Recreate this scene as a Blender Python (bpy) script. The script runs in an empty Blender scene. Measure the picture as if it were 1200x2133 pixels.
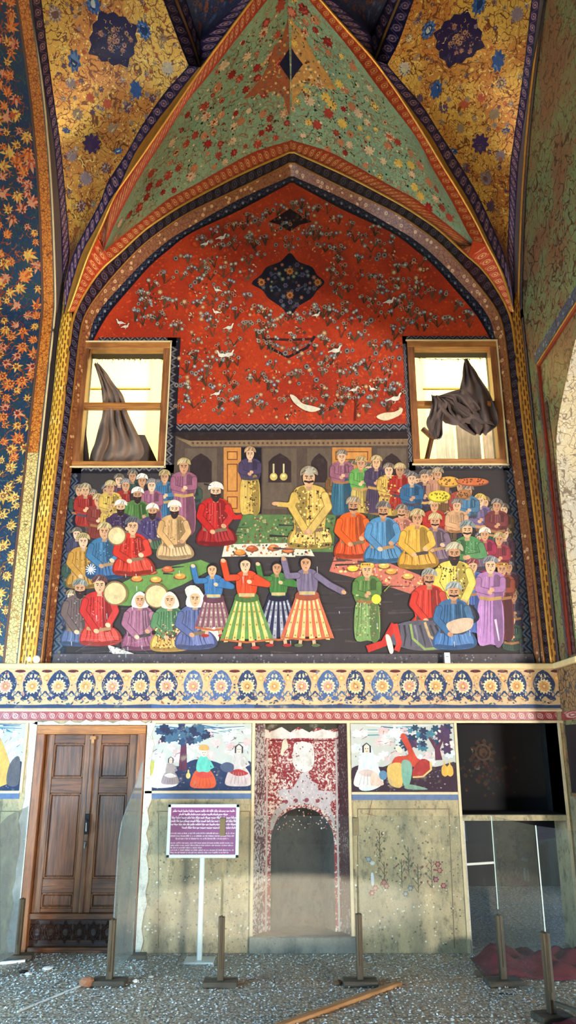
import bpy, bmesh, math, random
from mathutils import Vector, Matrix, Euler
from mathutils.bvhtree import BVHTree
random.seed(7)
PI = math.pi
C = bpy.context.scene.collection
SC = bpy.context.scene

# ------------------------------------------------------------------ camera
FPX, CAM_D, CAM_H = 1582.0, 7.26, 1.65
PITCH = math.atan(494 / 1582.0)
cd = bpy.data.cameras.new('camera'); cam = bpy.data.objects.new('camera', cd); C.objects.link(cam)
cam.location = (0, -CAM_D, CAM_H); cam.rotation_euler = (PI / 2 + PITCH, 0, 0)
cd.sensor_fit = 'VERTICAL'; cd.sensor_height = 36.0; cd.lens = FPX / 2133 * 36.0
cd.clip_start = 0.05; cd.clip_end = 100
SC.camera = cam

# ------------------------------------------------------------------ light
w = bpy.data.worlds.new('world'); SC.world = w; w.use_nodes = True
w.node_tree.nodes['Background'].inputs[0].default_value = (0.74, 0.86, 1.0, 1)
w.node_tree.nodes['Background'].inputs[1].default_value = 0.17

def area(name, loc, target, size, size_y, power, col):
    l = bpy.data.lights.new(name, 'AREA'); l.shape = 'RECTANGLE'; l.size = size; l.size_y = size_y
    l.energy = power; l.color = col
    o = bpy.data.objects.new(name, l); C.objects.link(o); o.location = loc
    o.rotation_euler = (Vector(target) - Vector(loc)).to_track_quat('-Z', 'Y').to_euler()
    return o
area('doorway_daylight', (11.0, -19.0, 1.3), (-0.6, 0, 2.6), 2.2, 2.2, 3700, (1.0, 0.96, 0.90))
area('left_doorway_daylight', (-4.6, -3.6, 1.5), (-0.9, -0.8, 0.0), 1.6, 2.0, 330, (0.42, 0.74, 1.0))
sb = bpy.data.lights.new('floor_bounce_spot', 'SPOT'); sb.energy = 110000; sb.spot_size = 0.42; sb.spot_blend = 0.25; sb.shadow_soft_size = 0.3; sb.color = (1.0, 0.93, 0.80)  # unseen spot, added so the floor bounces light up to the vault
sbo = bpy.data.objects.new('floor_bounce_spot', sb); C.objects.link(sbo); sbo.location = (1.5, -7.5, 8.2); sbo.rotation_euler = (Vector((-0.1, -4.3, 0)) - Vector((1.5, -7.5, 8.2))).to_track_quat('-Z', 'Y').to_euler()
area('porch_daylight', (0.0, 0.6, 7.2), (0.0, 2.4, 4.9), 6.0, 0.5, 560, (1.0, 0.95, 0.76))
SC.view_settings.view_transform = 'Standard'
SC.view_settings.look = 'None'
SC.view_settings.gamma = 1.0
SC.view_settings.use_curve_mapping = False
SC.view_settings.exposure = 0.28

# ------------------------------------------------------------------ pixel -> place helpers (planes of the real walls)
cP, sP = math.cos(PITCH), math.sin(PITCH)
def ray(px, py):
    x = (px - 600) / FPX; y = (1066.5 - py) / FPX
    return Vector((x, cP - y * sP, sP + y * cP))
CAMP = Vector((0, -CAM_D, CAM_H))
def onY(px, py, Y=0.0):
    r = ray(px, py); return CAMP + r * ((Y + CAM_D) / r.y)
def onX(px, py, X):
    r = ray(px, py); return CAMP + r * (X / r.x)
def onZ(px, py, Z=0.0):
    r = ray(px, py); return CAMP + r * ((Z - CAM_H) / r.z)
def onRib(px, py, k=0.8, off=0.0, x0=2.5):
    r = ray(px, py); t = (CAM_D - k * x0 - off) / (r.y - k * abs(r.x)); return CAMP + r * t

def lin(c):
    return tuple((v / 255 / 12.92) if v / 255 <= 0.04045 else ((v / 255 + 0.055) / 1.055) ** 2.4 for v in c)

# ------------------------------------------------------------------ material toolkit
class NB:
    def __init__(s, name):
        s.m = bpy.data.materials.new(name); s.m.use_nodes = True
        s.nt = s.m.node_tree; s.b = s.nt.nodes['Principled BSDF']
        s.tc = s.nt.nodes.new('ShaderNodeTexCoord')
    def n(s, t, **k):
        x = s.nt.nodes.new(t)
        for a, v in k.items(): setattr(x, a, v)
        return x
    def put(s, sock, v):
        if v is None: return
        if isinstance(v, bpy.types.NodeSocket): s.nt.links.new(v, sock)
        elif isinstance(v, (tuple, list)) and sock.type == 'RGBA': sock.default_value = tuple(v[:3]) + (1,)
        else: sock.default_value = v
    def math(s, op, a, b=None, c=None, clamp=False):
        x = s.n('ShaderNodeMath', operation=op, use_clamp=clamp)
        s.put(x.inputs[0], a); s.put(x.inputs[1], b)
        if c is not None: s.put(x.inputs[2], c)
        return x.outputs[0]
    def mix(s, f, a, b, mode='MIX'):
        x = s.n('ShaderNodeMix', data_type='RGBA', blend_type=mode)
        s.put(x.inputs[0], f); s.put(x.inputs[6], a); s.put(x.inputs[7], b); return x.outputs[2]
    def noise(s, vec, scale, detail=4, rough=0.6, dist=0.0):
        x = s.n('ShaderNodeTexNoise'); s.put(x.inputs['Vector'], vec)
        x.inputs['Scale'].default_value = scale; x.inputs['Detail'].default_value = detail
        x.inputs['Roughness'].default_value = rough; x.inputs['Distortion'].default_value = dist
        return x.outputs['Fac']
    def vor(s, vec, scale, feature='F1', out='Distance', rnd=1.0):
        x = s.n('ShaderNodeTexVoronoi', feature=feature); s.put(x.inputs['Vector'], vec)
        x.inputs['Scale'].default_value = scale; x.inputs['Randomness'].default_value = rnd
        return x.outputs[out]
    def map(s, vec, scale=(1, 1, 1), loc=(0, 0, 0)):
        x = s.n('ShaderNodeMapping'); s.put(x.inputs[0], vec)
        x.inputs['Scale'].default_value = scale; x.inputs['Location'].default_value = loc
        return x.outputs[0]
    def step(s, v, lo, hi):
        x = s.n('ShaderNodeMapRange', interpolation_type='SMOOTHSTEP'); s.put(x.inputs[0], v)
        x.inputs[1].default_value = lo; x.inputs[2].default_value = hi; return x.outputs[0]
    def xyz(s, vec):
        x = s.n('ShaderNodeSeparateXYZ'); s.put(x.inputs[0], vec); return x.outputs
    def attr(s, name):
        x = s.n('ShaderNodeAttribute', attribute_name=name); return x.outputs['Color']
    @property
    def obj(s): return s.tc.outputs['Object']
    @property
    def uv(s): return s.tc.outputs['UV']
    def fin(s, col, rough=0.6, metal=0.0, bump=None, bs=0.2, spec=None):
        s.put(s.b.inputs['Base Color'], col); s.put(s.b.inputs['Roughness'], rough); s.put(s.b.inputs['Metallic'], metal)
        if spec is not None: s.b.inputs['Specular IOR Level'].default_value = spec
        if bump is not None:
            x = s.n('ShaderNodeBump'); x.inputs['Strength'].default_value = bs; x.inputs['Distance'].default_value = 0.02
            s.put(x.inputs['Height'], bump); s.nt.links.new(x.outputs[0], s.b.inputs['Normal'])
        return s.m

def m_plain(name, c, rough=0.6, metal=0.0, var=0.15, scale=8):
    b = NB(name); c = lin(c); n = b.noise(b.obj, scale)
    return b.fin(b.mix(b.math('MULTIPLY', n, 1.0), [v * (1 - var) for v in c], [min(1, v * (1 + var)) for v in c]), rough, metal)

def m_paint(name, rough=0.55, wear=0.3, wearcol=(96, 80, 66), scale=1.0, gold=0.0):
    b = NB(name); col = b.attr('Col')
    n1 = b.noise(b.map(b.obj, (1, 1, 0.6)), 60 * scale, 5, 0.7)
    n2 = b.noise(b.obj, 9 * scale, 4)
    n4 = b.noise(b.map(b.obj, (1, 1, 0.4)), 22 * scale, 4, 0.6)
    x = b.n('ShaderNodeHueSaturation'); b.put(x.inputs['Color'], col)
    b.put(x.inputs['Value'], b.math('ADD', b.math('MULTIPLY_ADD', n1, 0.55, 0.30), b.math('MULTIPLY', n4, 0.75))); col = x.outputs[0]
    col = b.mix(b.math('MULTIPLY', b.step(n2, 0.55, 0.75), wear), col, lin(wearcol))
    return b.fin(col, rough, gold, n1, 0.12, 0.3)

def m_wood(name, c1, c2, axis='Z', scale=1.0, rough=0.45):
    b = NB(name); st = {'Z': (14, 14, 0.9), 'X': (0.9, 14, 14), 'Y': (14, 0.9, 14)}[axis]
    n = b.noise(b.map(b.obj, tuple(v * scale for v in st)), 3.0, 6, 0.65, 0.4)
    n2 = b.noise(b.obj, 2.2, 3)
    col = b.mix(b.step(n, 0.3, 0.72), lin(c1), lin(c2))
    col = b.mix(b.step(n2, 0.45, 0.75), col, [v * 0.6 for v in lin(c1)])
    return b.fin(col, rough, 0, n, 0.3)

def m_band(name, base, c1, c2, kind='rings', per=0.09, asp=1.0, rough=0.4, metal=0.0):
    """painted border: u in metres along it, v 0..1 across it"""
    b = NB(name); base, c1, c2 = lin(base), lin(c1), lin(c2)
    U, V, _ = b.xyz(b.uv)
    x = b.math('MULTIPLY', U, 1 / per); y = b.math('MULTIPLY', b.math('SUBTRACT', V, 0.5), asp)
    wob = b.noise(b.obj, 40, 3)
    if kind == 'rings':
        f = b.math('SUBTRACT', b.math('FRACT', x), 0.5)
        d = b.math('SQRT', b.math('ADD', b.math('MULTIPLY', f, f), b.math('MULTIPLY', y, y)))
        d = b.math('ADD', d, b.math('MULTIPLY_ADD', wob, 0.2, -0.1))
        ring = b.math('MULTIPLY', b.step(d, 0.17, 0.22), b.math('SUBTRACT', 1.0, b.step(d, 0.28, 0.34)))
        core = b.math('SUBTRACT', 1.0, b.step(d, 0.07, 0.12))
        wv = b.math('ABSOLUTE', b.math('SUBTRACT', y, b.math('MULTIPLY', b.math('SINE', b.math('MULTIPLY', x, 2 * PI)), 0.33 * asp)))
        wl = b.math('SUBTRACT', 1.0, b.step(wv, 0.03, 0.08))
        col = b.mix(b.math('MULTIPLY', wl, 0.6), base, c1); col = b.mix(ring, col, c1); col = b.mix(core, col, c2)
    elif kind == 'scroll':
        v3 = b.map(b.uv, (1, 0.1, 1))
        d = b.vor(b.obj, 1 / per); e = b.vor(b.obj, 1.7 / per, 'DISTANCE_TO_EDGE')
        col = b.mix(b.math('SUBTRACT', 1.0, b.step(e, 0.03, 0.09)), base, c2)
        col = b.mix(b.math('SUBTRACT', 1.0, b.step(d, 0.22, 0.32)), col, c1)
        col = b.mix(b.math('SUBTRACT', 1.0, b.step(d, 0.08, 0.12)), col, c2)
    elif kind == 'rope':
        row = b.math('FLOOR', b.math('MULTIPLY', V, 5.0))
        xx = b.math('ADD', x, b.math('MULTIPLY', row, 0.5))
        f = b.math('ABSOLUTE', b.math('SUBTRACT', b.math('FRACT', xx), 0.5))
        g = b.math('ABSOLUTE', b.math('SUBTRACT', b.math('FRACT', b.math('MULTIPLY', V, 5.0)), 0.5))
        k = b.math('MULTIPLY', b.step(f, 0.12, 0.2), b.math('SUBTRACT', 1.0, b.step(g, 0.2, 0.34)))
        col = b.mix(k, base, c1); col = b.mix(b.step(b.noise(b.obj, 5), 0.5, 0.62), col, b.mix(k, c2, c1))
    elif kind == 'leaf':
        f = b.math('SUBTRACT', b.math('FRACT', x), 0.5)
        s1 = b.math('ABSOLUTE', b.math('ADD', b.math('ABSOLUTE', f), b.math('MULTIPLY', y, 1.0)))
        k = b.math('SUBTRACT', 1.0, b.step(b.math('ABSOLUTE', b.math('SUBTRACT', s1, 0.2)), 0.07, 0.13))
        f2 = b.math('SUBTRACT', b.math('FRACT', b.math('ADD', x, 0.5)), 0.5)
        d = b.math('SQRT', b.math('ADD', b.math('MULTIPLY', f2, f2), b.math('MULTIPLY', y, y)))
        col = b.mix(k, base, c1); col = b.mix(b.math('SUBTRACT', 1.0, b.step(d, 0.1, 0.17)), col, c2)
    w2 = b.noise(b.obj, 6, 4)
    col = b.mix(b.math('MULTIPLY', b.step(w2, 0.5, 0.8), 0.45), col, base)
    hs = b.n('ShaderNodeHueSaturation'); b.put(hs.inputs['Color'], col); b.put(hs.inputs['Value'], b.math('MULTIPLY_ADD', wob, 0.9, 0.55))
    return b.fin(hs.outputs[0], rough, metal, wob, 0.15)

def m_field(name, base, alt, line, blot, sc=9.0, rough=0.45, metal=0.0, lw=1.0):
    """painted arabesque ground: tendrils, leaves and small blooms"""
    b = NB(name); base, alt, line, blot = map(lin, (base, alt, line, blot))
    warp = b.n('ShaderNodeVectorMath', operation='MULTIPLY_ADD')
    nz = b.n('ShaderNodeTexNoise'); b.put(nz.inputs['Vector'], b.obj); nz.inputs['Scale'].default_value = sc * 0.5
    b.put(warp.inputs[0], nz.outputs['Color']); warp.inputs[1].default_value = (0.22,) * 3; b.put(warp.inputs[2], b.obj)
    v = warp.outputs[0]
    ca = b.noise(b.obj, sc * 0.75, 1.5, 0.5, 0.6); cb = b.noise(b.map(b.obj, (1, 1, 1), (7, 3, 5)), sc * 1.5, 1.5, 0.5, 0.4)
    e = b.math('MINIMUM', b.math('ABSOLUTE', b.math('SUBTRACT', ca, 0.5)), b.math('ABSOLUTE', b.math('SUBTRACT', cb, 0.52))); d = b.vor(v, sc * 2.1); n = b.noise(b.obj, sc * 5, 4, 0.7); big = b.noise(b.obj, 1.6, 3)
    col = b.mix(b.step(big, 0.4, 0.62), base, alt)
    col = b.mix(b.math('SUBTRACT', 1.0, b.step(b.math('ADD', d, b.math('MULTIPLY_ADD', n, 0.3, -0.15)), 0.20, 0.28)), col, blot)
    col = b.mix(b.math('MULTIPLY', b.math('SUBTRACT', 1.0, b.step(e, 0.008, 0.022)), lw), col, line)
    col = b.mix(b.math('MULTIPLY', b.step(n, 0.56, 0.66), 0.7 * lw), col, line)
    hs = b.n('ShaderNodeHueSaturation'); b.put(hs.inputs['Color'], col); b.put(hs.inputs['Value'], b.math('MULTIPLY_ADD', n, 0.9, 0.55))
    return b.fin(hs.outputs[0], rough, metal, n, 0.2)

# ------------------------------------------------------------------ mesh toolkit
def obj(name, me, mat=None, parent=None, smooth=False):
    if isinstance(me, bmesh.types.BMesh):
        b = me; me = bpy.data.meshes.new(name); b.to_mesh(me); b.free()
    o = bpy.data.objects.new(name, me); C.objects.link(o)
    if mat:
        for m in (mat if isinstance(mat, list) else [mat]): me.materials.append(m)
    if smooth: me.polygons.foreach_set('use_smooth', [True] * len(me.polygons))
    if parent: o.parent = parent
    return o
def struct(o, label=None, category=None):
    o['kind'] = 'structure'
    if label: o['label'] = label
    if category: o['category'] = category
    return o
def tag(o, label, cat, group=None, kind=None):
    o['label'] = label; o['category'] = cat
    if group: o['group'] = group
    if kind: o['kind'] = kind
    return o
def empty(name, label=None, cat=None, loc=(0, 0, 0), rz=0, group=None):
    o = bpy.data.objects.new(name, None); C.objects.link(o); o.location = loc; o.rotation_euler = (0, 0, rz)
    if label: tag(o, label, cat, group)
    return o
def box(bm, x0, x1, y0, y1, z0, z1, bev=0.0, rot=None):
    v = [bm.verts.new((x, y, z)) for x in (x0, x1) for y in (y0, y1) for z in (z0, z1)]
    fs = [(0, 1, 3, 2), (4, 6, 7, 5), (0, 4, 5, 1), (2, 3, 7, 6), (0, 2, 6, 4), (1, 5, 7, 3)]
    faces = [bm.faces.new([v[i] for i in f]) for f in fs]
    if bev > 0:
        es = list({e for f in faces for e in f.edges})
        r = bmesh.ops.bevel(bm, geom=es, offset=bev, segments=1, affect='EDGES')
        v = list({vv for f in r['faces'] for vv in f.verts} | {vv for vv in v if vv.is_valid})
    if rot is not None: bmesh.ops.transform(bm, matrix=rot, verts=v)
    return v
def B(*a, **k):
    bm = bmesh.new(); box(bm, *a, **k); return bm
def boxes(lst, bev=0.0):
    bm = bmesh.new()
    for a in lst: box(bm, *a, bev=bev)
    return bm
def tube(bm, pts, r, n=8, cap=True):
    pts = [Vector(p) for p in pts]; rings = []
    up = Vector((0, 0, 1))
    for i, p in enumerate(pts):
        t = (pts[min(i + 1, len(pts) - 1)] - pts[max(i - 1, 0)]).normalized()
        a = t.cross(up)
        if a.length < 1e-3: a = t.cross(Vector((1, 0, 0)))
        a.normalize(); b2 = t.cross(a).normalized()
        rr = r[i] if isinstance(r, (list, tuple)) else r
        rings.append([bm.verts.new(p + (a * math.cos(2 * PI * j / n) + b2 * math.sin(2 * PI * j / n)) * rr) for j in range(n)])
    for i in range(len(rings) - 1):
        for j in range(n):
            bm.faces.new((rings[i][j], rings[i][(j + 1) % n], rings[i + 1][(j + 1) % n], rings[i + 1][j]))
    if cap: bm.faces.new(rings[0][::-1]); bm.faces.new(rings[-1])
def crom(pts, n=10):
    pts = [Vector(p) for p in pts]; out = []
    P = [pts[0] * 2 - pts[1]] + pts + [pts[-1] * 2 - pts[-2]]
    for i in range(1, len(P) - 2):
        for k in range(n):
            t = k / n
            out.append(0.5 * ((2 * P[i]) + (P[i + 1] - P[i - 1]) * t + (2 * P[i - 1] - 5 * P[i] + 4 * P[i + 1] - P[i + 2]) * t * t + (-P[i - 1] + 3 * P[i] - 3 * P[i + 1] + P[i + 2]) * t ** 3))
    out.append(pts[-1]); return out
def resample(pts, n):
    pts = [Vector(p) for p in pts]; L = [0]
    for a, b2 in zip(pts, pts[1:]): L.append(L[-1] + (b2 - a).length)
    out = []; j = 0
    for i in range(n):
        s = L[-1] * i / (n - 1)
        while j < len(L) - 2 and L[j + 1] < s: j += 1
        f = 0 if L[j + 1] == L[j] else (s - L[j]) / (L[j + 1] - L[j])
        out.append(pts[j].lerp(pts[j + 1], min(1, max(0, f))))
    return out
def mir(pts, x0=0.045): return [Vector((2 * x0 - p.x, p.y, p.z)) for p in pts]
def loft(curves, name, mat, parent=None, n=80, smooth=True, bulge=None):
    """surface through a row of curves, UV = metres along, 0..1 across"""
    cs = [resample(c, n) for c in curves]; m = len(cs)
    verts = [p for c in cs for p in c]; faces = []; uvs = []
    us = [0]
    for i in range(1, n): us.append(us[-1] + (cs[m // 2][i] - cs[m // 2][i - 1]).length)
    for a in range(m - 1):
        for i in range(n - 1):
            faces.append((a * n + i, a * n + i + 1, (a + 1) * n + i + 1, (a + 1) * n + i))
            uvs += [(us[i], a / (m - 1)), (us[i + 1], a / (m - 1)), (us[i + 1], (a + 1) / (m - 1)), (us[i], (a + 1) / (m - 1))]
    me = bpy.data.meshes.new(name); me.from_pydata([tuple(v) for v in verts], [], faces)
    ul = me.uv_layers.new(name='UVMap'); ul.data.foreach_set('uv', [c for q in uvs for c in q])
    o = obj(name, me, mat, parent, smooth); o['grid'] = n
    return o
def coons(A, Bc, name, mat, parent, n=60, m=14, bul=0.0, bdir=Vector((0, 0.7, 0.7))):
    A = resample(A, n); Bc = resample(Bc, n); cs = []
    for a in range(m):
        t = a / (m - 1)
        cs.append([A[i].lerp(Bc[i], t) + bdir * (bul * math.sin(PI * t) * min(1, (A[i] - Bc[i]).length)) for i in range(n)])
    # keep the row structure so that both edges meet their curves exactly
    verts = [tuple(p) for c in cs for p in c]
    faces = [(a * n + i, a * n + i + 1, (a + 1) * n + i + 1, (a + 1) * n + i) for a in range(m - 1) for i in range(n - 1)]
    me = bpy.data.meshes.new(name); me.from_pydata(verts, [], faces)
    o = obj(name, me, mat, parent, True)
    return o, BVHTree.FromPolygons([Vector(v) for v in verts], faces)

class Painter:
    """collects flat painted shapes laid one over the other and builds them as one mesh"""
    def __init__(s, place, step=3.5e-6, start=4e-4):
        s.place = place; s.step = step; s.k = start; s.v = []; s.f = []; s.c = []
    def poly(s, pts, col, jit=0.06):
        off = s.k; s.k += s.step; i0 = len(s.v)
        s.v += [tuple(s.place(p[0], p[1], off)) for p in pts]
        s.f.append(tuple(range(i0, len(s.v))))
        j = 1 + random.uniform(-jit, jit)
        s.c.append((tuple(min(1, v * j) for v in lin(col)) + (1,), len(pts)))
    def ell(s, x, y, rx, ry, col, rot=0, n=14, a0=0, a1=2 * PI):
        cr, sr = math.cos(rot), math.sin(rot); p = []
        for i in range(n):
            a = a0 + (a1 - a0) * i / (n if a1 - a0 > 6.2 else n - 1); u, v2 = rx * math.cos(a), ry * math.sin(a)
            p.append((x + u * cr - v2 * sr, y + u * sr + v2 * cr))
        s.poly(p, col)
    def blob(s, pts, col, n=4, jit=0.06):
        P = [Vector((p[0], p[1], 0)) for p in pts]; N = len(P); out = []
        for i in range(N):
            a, b2, c2, d = P[i - 1], P[i], P[(i + 1) % N], P[(i + 2) % N]
            for k in range(n):
                t = k / n
                q = 0.5 * ((2 * b2) + (c2 - a) * t + (2 * a - 5 * b2 + 4 * c2 - d) * t * t + (-a + 3 * b2 - 3 * c2 + d) * t ** 3)
                out.append((q.x, q.y))
        s.poly(out, col, jit)
    def line(s, pts, w, col, taper=True):
        pts = [Vector((p[0], p[1])) for p in pts]; L = []; R = []; N = len(pts)
        for i, p in enumerate(pts):
            t = pts[min(i + 1, N - 1)] - pts[max(i - 1, 0)]
            if t.length == 0: continue
            t.normalize(); nn = Vector((-t.y, t.x)); ww = w * (1 - 0.6 * i / (N - 1) if taper else 1) / 2
            L.append(p + nn * ww); R.append(p - nn * ww)
        s.poly([(q.x, q.y) for q in L + R[::-1]], col)
    def curved(s, pts, col, dy=5.0, dx=9.0):
        """a large shape laid on a curved surface in small cells"""
        def cuts(y):
            o_ = []
            for (xa, ya), (xb, yb) in zip(pts, pts[1:] + pts[:1]):
                if (ya > y) != (yb > y): o_.append(xa + (y - ya) * (xb - xa) / (yb - ya))
            return sorted(o_)
        k0 = s.k; y = min(p[1] for p in pts); y1 = max(p[1] for p in pts)
        while y < y1:
            c_ = cuts(y + dy / 2); ct, cb = cuts(y + .02), cuts(min(y1 - .02, y + dy - .02))
            if len(ct) != len(c_): ct = c_
            if len(cb) != len(c_): cb = c_
            for i in range(0, len(c_) - 1, 2):
                m = max(1, int((c_[i + 1] - c_[i]) / dx))
                for q in range(m):
                    f, g = q / m, (q + 1) / m
                    s.poly([(ct[i] + (ct[i + 1] - ct[i]) * f, y), (ct[i] + (ct[i + 1] - ct[i]) * g, y), (cb[i] + (cb[i + 1] - cb[i]) * g, y + dy), (cb[i] + (cb[i + 1] - cb[i]) * f, y + dy)], col, 0); s.k = k0
            y += dy
        s.k = k0 + s.step
    def star(s, x, y, r, n, col, depth=0.3, rot=0, sy=1.0, res=6):
        p = []
        for i in range(n * res):
            a = 2 * PI * i / (n * res); q = r * (1 - depth * (0.5 - 0.5 * math.cos(n * a)))
            p.append((x + q * math.cos(a + rot), y + sy * q * math.sin(a + rot)))
        s.poly(p, col)
    def flower(s, x, y, r, cols, n=8, rot=0, sy=1.0):
        for i, c2 in enumerate(cols):
            s.star(x, y, r * (1 - i / len(cols) * 0.85), n if i < len(cols) - 1 else 5, c2, 0.32 if i < 2 else 0.1, rot + i * 0.3, sy, 5)
    def build(s, name, mat, parent=None):
        me = bpy.data.meshes.new(name); me.from_pydata(s.v, [], s.f)
        ca = me.color_attributes.new('Col', 'FLOAT_COLOR', 'CORNER')
        flat = []
        for c2, n in s.c: flat += list(c2) * n
        ca.data.foreach_set('color', flat)
        return obj(name, me, mat, parent)
def surf_place(bvh, px, py):
    """tangent frame of a vault surface where a painted motif sits"""
    h = bvh.ray_cast(CAMP, ray(px, py).normalized())
    if h[0] is None: return None
    p, nrm = h[0], h[1]
    if nrm.dot(ray(px, py)) > 0: nrm = -nrm
    ux = nrm.cross(Vector((0, 0, 1)));
    ux = -ux.normalized(); uy = nrm.cross(ux); uy = -uy if uy.z < 0 else uy
    def pl(x, y, off):
        q = p + ux * x + uy * y
        g = bvh.find_nearest(q)
        n2 = g[1] if g[1].dot(nrm) > 0 else -g[1]
        return g[0] + n2 * (0.002 + off)
    return pl
def inside(poly, x, y):
    r = False; j = len(poly) - 1
    for i in range(len(poly)):
        xi, yi = poly[i]; xj, yj = poly[j]
        if (yi > y) != (yj > y) and x < (xj - xi) * (y - yi) / (yj - yi) + xi: r = not r
        j = i
    return r
def scatter(poly, n, mind, seed=0):
    rnd = random.Random(seed); xs = [p[0] for p in poly]; ys = [p[1] for p in poly]; out = []; tries = 0
    while len(out) < n and tries < n * 60:
        tries += 1; x, y = rnd.uniform(min(xs), max(xs)), rnd.uniform(min(ys), max(ys))
        if inside(poly, x, y) and all((x - a) ** 2 + (y - b2) ** 2 > mind * mind for a, b2 in out): out.append((x, y))
    return out

# ------------------------------------------------------------------ materials
M = {}
M['paint'] = m_paint('fresco_paint')
M['paint_dry'] = m_paint('faded_paint', 0.7, 0.6, (150, 142, 126))
M['vault_paint'] = m_paint('vault_paint', 0.35, 0.15, (120, 90, 50))
def m_plaster(name, c1, c2, c3, sc=1.0):
    b = NB(name); o = b.obj
    n1 = b.noise(b.map(o, (1, 1, 0.45)), 3.2 * sc, 6, 0.65); n2 = b.noise(b.map(o, (1.3, 1, 0.8)), 11 * sc, 6, 0.75); n3 = b.noise(o, 70, 3); d = b.vor(o, 26)
    col = b.mix(b.step(n1, 0.38, 0.62), lin(c1), lin(c2))
    col = b.mix(b.math('MULTIPLY', b.step(n2, 0.48, 0.68), 0.8), col, lin(c3))
    col = b.mix(b.math('MULTIPLY', b.math('SUBTRACT', 1.0, b.step(b.math('ADD', d, n3), 0.46, 0.56)), 0.5), col, [v * 0.35 for v in lin(c3)])
    hs = b.n('ShaderNodeHueSaturation'); b.put(hs.inputs['Color'], col); b.put(hs.inputs['Value'], b.math('MULTIPLY_ADD', n3, 0.5, 0.75))
    return b.fin(hs.outputs[0], 0.85, 0, b.math('ADD', n2, n3), 0.25)
M['plaster'] = m_plaster('aged_plaster', (180, 162, 124), (146, 136, 108), (92, 86, 68))
M['plaster_white'] = m_plaster('patched_plaster', (214, 206, 190), (190, 184, 172), (150, 146, 138))
M['plaster_red'] = m_plaster('flaked_red_plaster', (134, 34, 38), (110, 28, 34), (60, 26, 30))
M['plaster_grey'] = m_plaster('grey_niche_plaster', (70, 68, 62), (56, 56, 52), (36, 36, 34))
def m_flake(name, base, fl, thr, sc=30):
    b = NB(name); n = b.noise(b.obj, sc, 5, 0.8); n2 = b.noise(b.obj, 3, 3)
    v = b.math('ADD', n, b.math('MULTIPLY_ADD', n2, 0.35, -0.17))
    col = b.mix(b.step(v, thr - 0.02, thr + 0.02), lin(base), lin(fl))
    return b.fin(col, 0.8, 0, n, 0.4)
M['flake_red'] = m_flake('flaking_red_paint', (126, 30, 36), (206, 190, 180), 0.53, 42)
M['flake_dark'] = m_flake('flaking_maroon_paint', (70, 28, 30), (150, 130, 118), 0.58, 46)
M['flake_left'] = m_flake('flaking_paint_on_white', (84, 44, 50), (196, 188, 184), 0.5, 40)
M['cream'] = m_plain('cream_cornice', (214, 190, 140), 0.6, 0, 0.2, 14)
M['cream2'] = m_plain('cream_line', (204, 184, 148), 0.7, 0, 0.25, 20)
M['gold'] = m_plain('gilded_moulding', (206, 146, 60), 0.32, 0.45, 0.3, 18)
M['gold_dim'] = m_plain('worn_gilding', (150, 96, 40), 0.4, 0.3, 0.3, 18)
M['navy_band'] = m_band('navy_rosette_border', (34, 26, 58), (150, 116, 140), (190, 150, 120), 'rings', 0.10)
M['dark_band'] = m_band('black_rosette_border', (20, 12, 26), (88, 66, 78), (60, 80, 90), 'rings', 0.11, 1.0)
M['dots_band'] = m_band('dark_dotted_border', (14, 12, 26), (48, 54, 74), (120, 130, 140), 'leaf', 0.11)
M['red_band'] = m_band('vermilion_floral_border', (182, 62, 32), (226, 150, 96), (236, 190, 120), 'rings', 0.085, 1.1)
M['pink_band'] = m_band('rose_floral_bevel', (136, 86, 48), (200, 156, 110), (104, 48, 36), 'scroll', 0.075, 1)
M['orange_band'] = m_band('orange_scroll_border', (206, 128, 48), (168, 80, 30), (120, 60, 30), 'scroll', 0.055, 1)
M['cream_band'] = m_band('cream_scroll_border', (220, 190, 118), (170, 128, 70), (120, 100, 60), 'scroll', 0.055, 1)
M['rope_band'] = m_band('golden_rope_border', (214, 164, 56), (110, 66, 26), (226, 190, 90), 'rope', 0.11)
M['maroon_band'] = m_band('maroon_ring_border', (58, 24, 26), (120, 90, 84), (90, 60, 60), 'rings', 0.09)
M['leaf_band'] = m_band('grey_leaf_border', (26, 22, 28), (112, 106, 108), (84, 84, 92), 'leaf', 0.10)
M['brown_scroll'] = m_band('red_ring_border', (138, 50, 50), (196, 150, 142), (210, 180, 160), 'rings', 0.085)
M['gold_field'] = m_field('gold_arabesque_field', (232, 184, 84), (206, 134, 62), (120, 66, 34), (240, 210, 116), 10.0, 0.33, 0.25)
M['green_field'] = m_field('green_arabesque_field', (132, 162, 124), (118, 152, 120), (134, 116, 82), (152, 172, 132), 9.0, 0.45)
M['blue_field'] = m_field('blue_arabesque_field', (50, 62, 92), (44, 52, 84), (84, 74, 84), (70, 90, 120), 12.0, 0.45)
M['soffit_field'] = m_field('deep_blue_arabesque_field', (24, 48, 82), (28, 58, 84), (44, 60, 60), (34, 70, 96), 8.0, 0.5)
M['side_green'] = m_field('olive_green_arabesque_field', (124, 140, 92), (140, 104, 72), (84, 56, 40), (156, 84, 56), 6.0, 0.45)
M['jamb'] = m_field('cream_floral_jamb', (190, 172, 132), (178, 168, 148), (116, 98, 76), (206, 196, 172), 10.0, 0.5)
M['red_field'] = m_field('vermilion_carpet_ground', (176, 54, 22), (156, 42, 18), (112, 50, 30), (196, 74, 32), 8.0, 0.4, 0, 0.35)
M['mural_ground'] = m_plain('mural_ground', (40, 32, 34), 0.7, 0, 0.35, 9)
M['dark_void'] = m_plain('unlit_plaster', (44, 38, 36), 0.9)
M['door_wood'] = m_wood('brown_walnut_wood', (70, 42, 24), (132, 86, 48))
M['door_wood_x'] = m_wood('brown_walnut_rail_wood', (66, 38, 22), (124, 78, 44), 'X')
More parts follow.
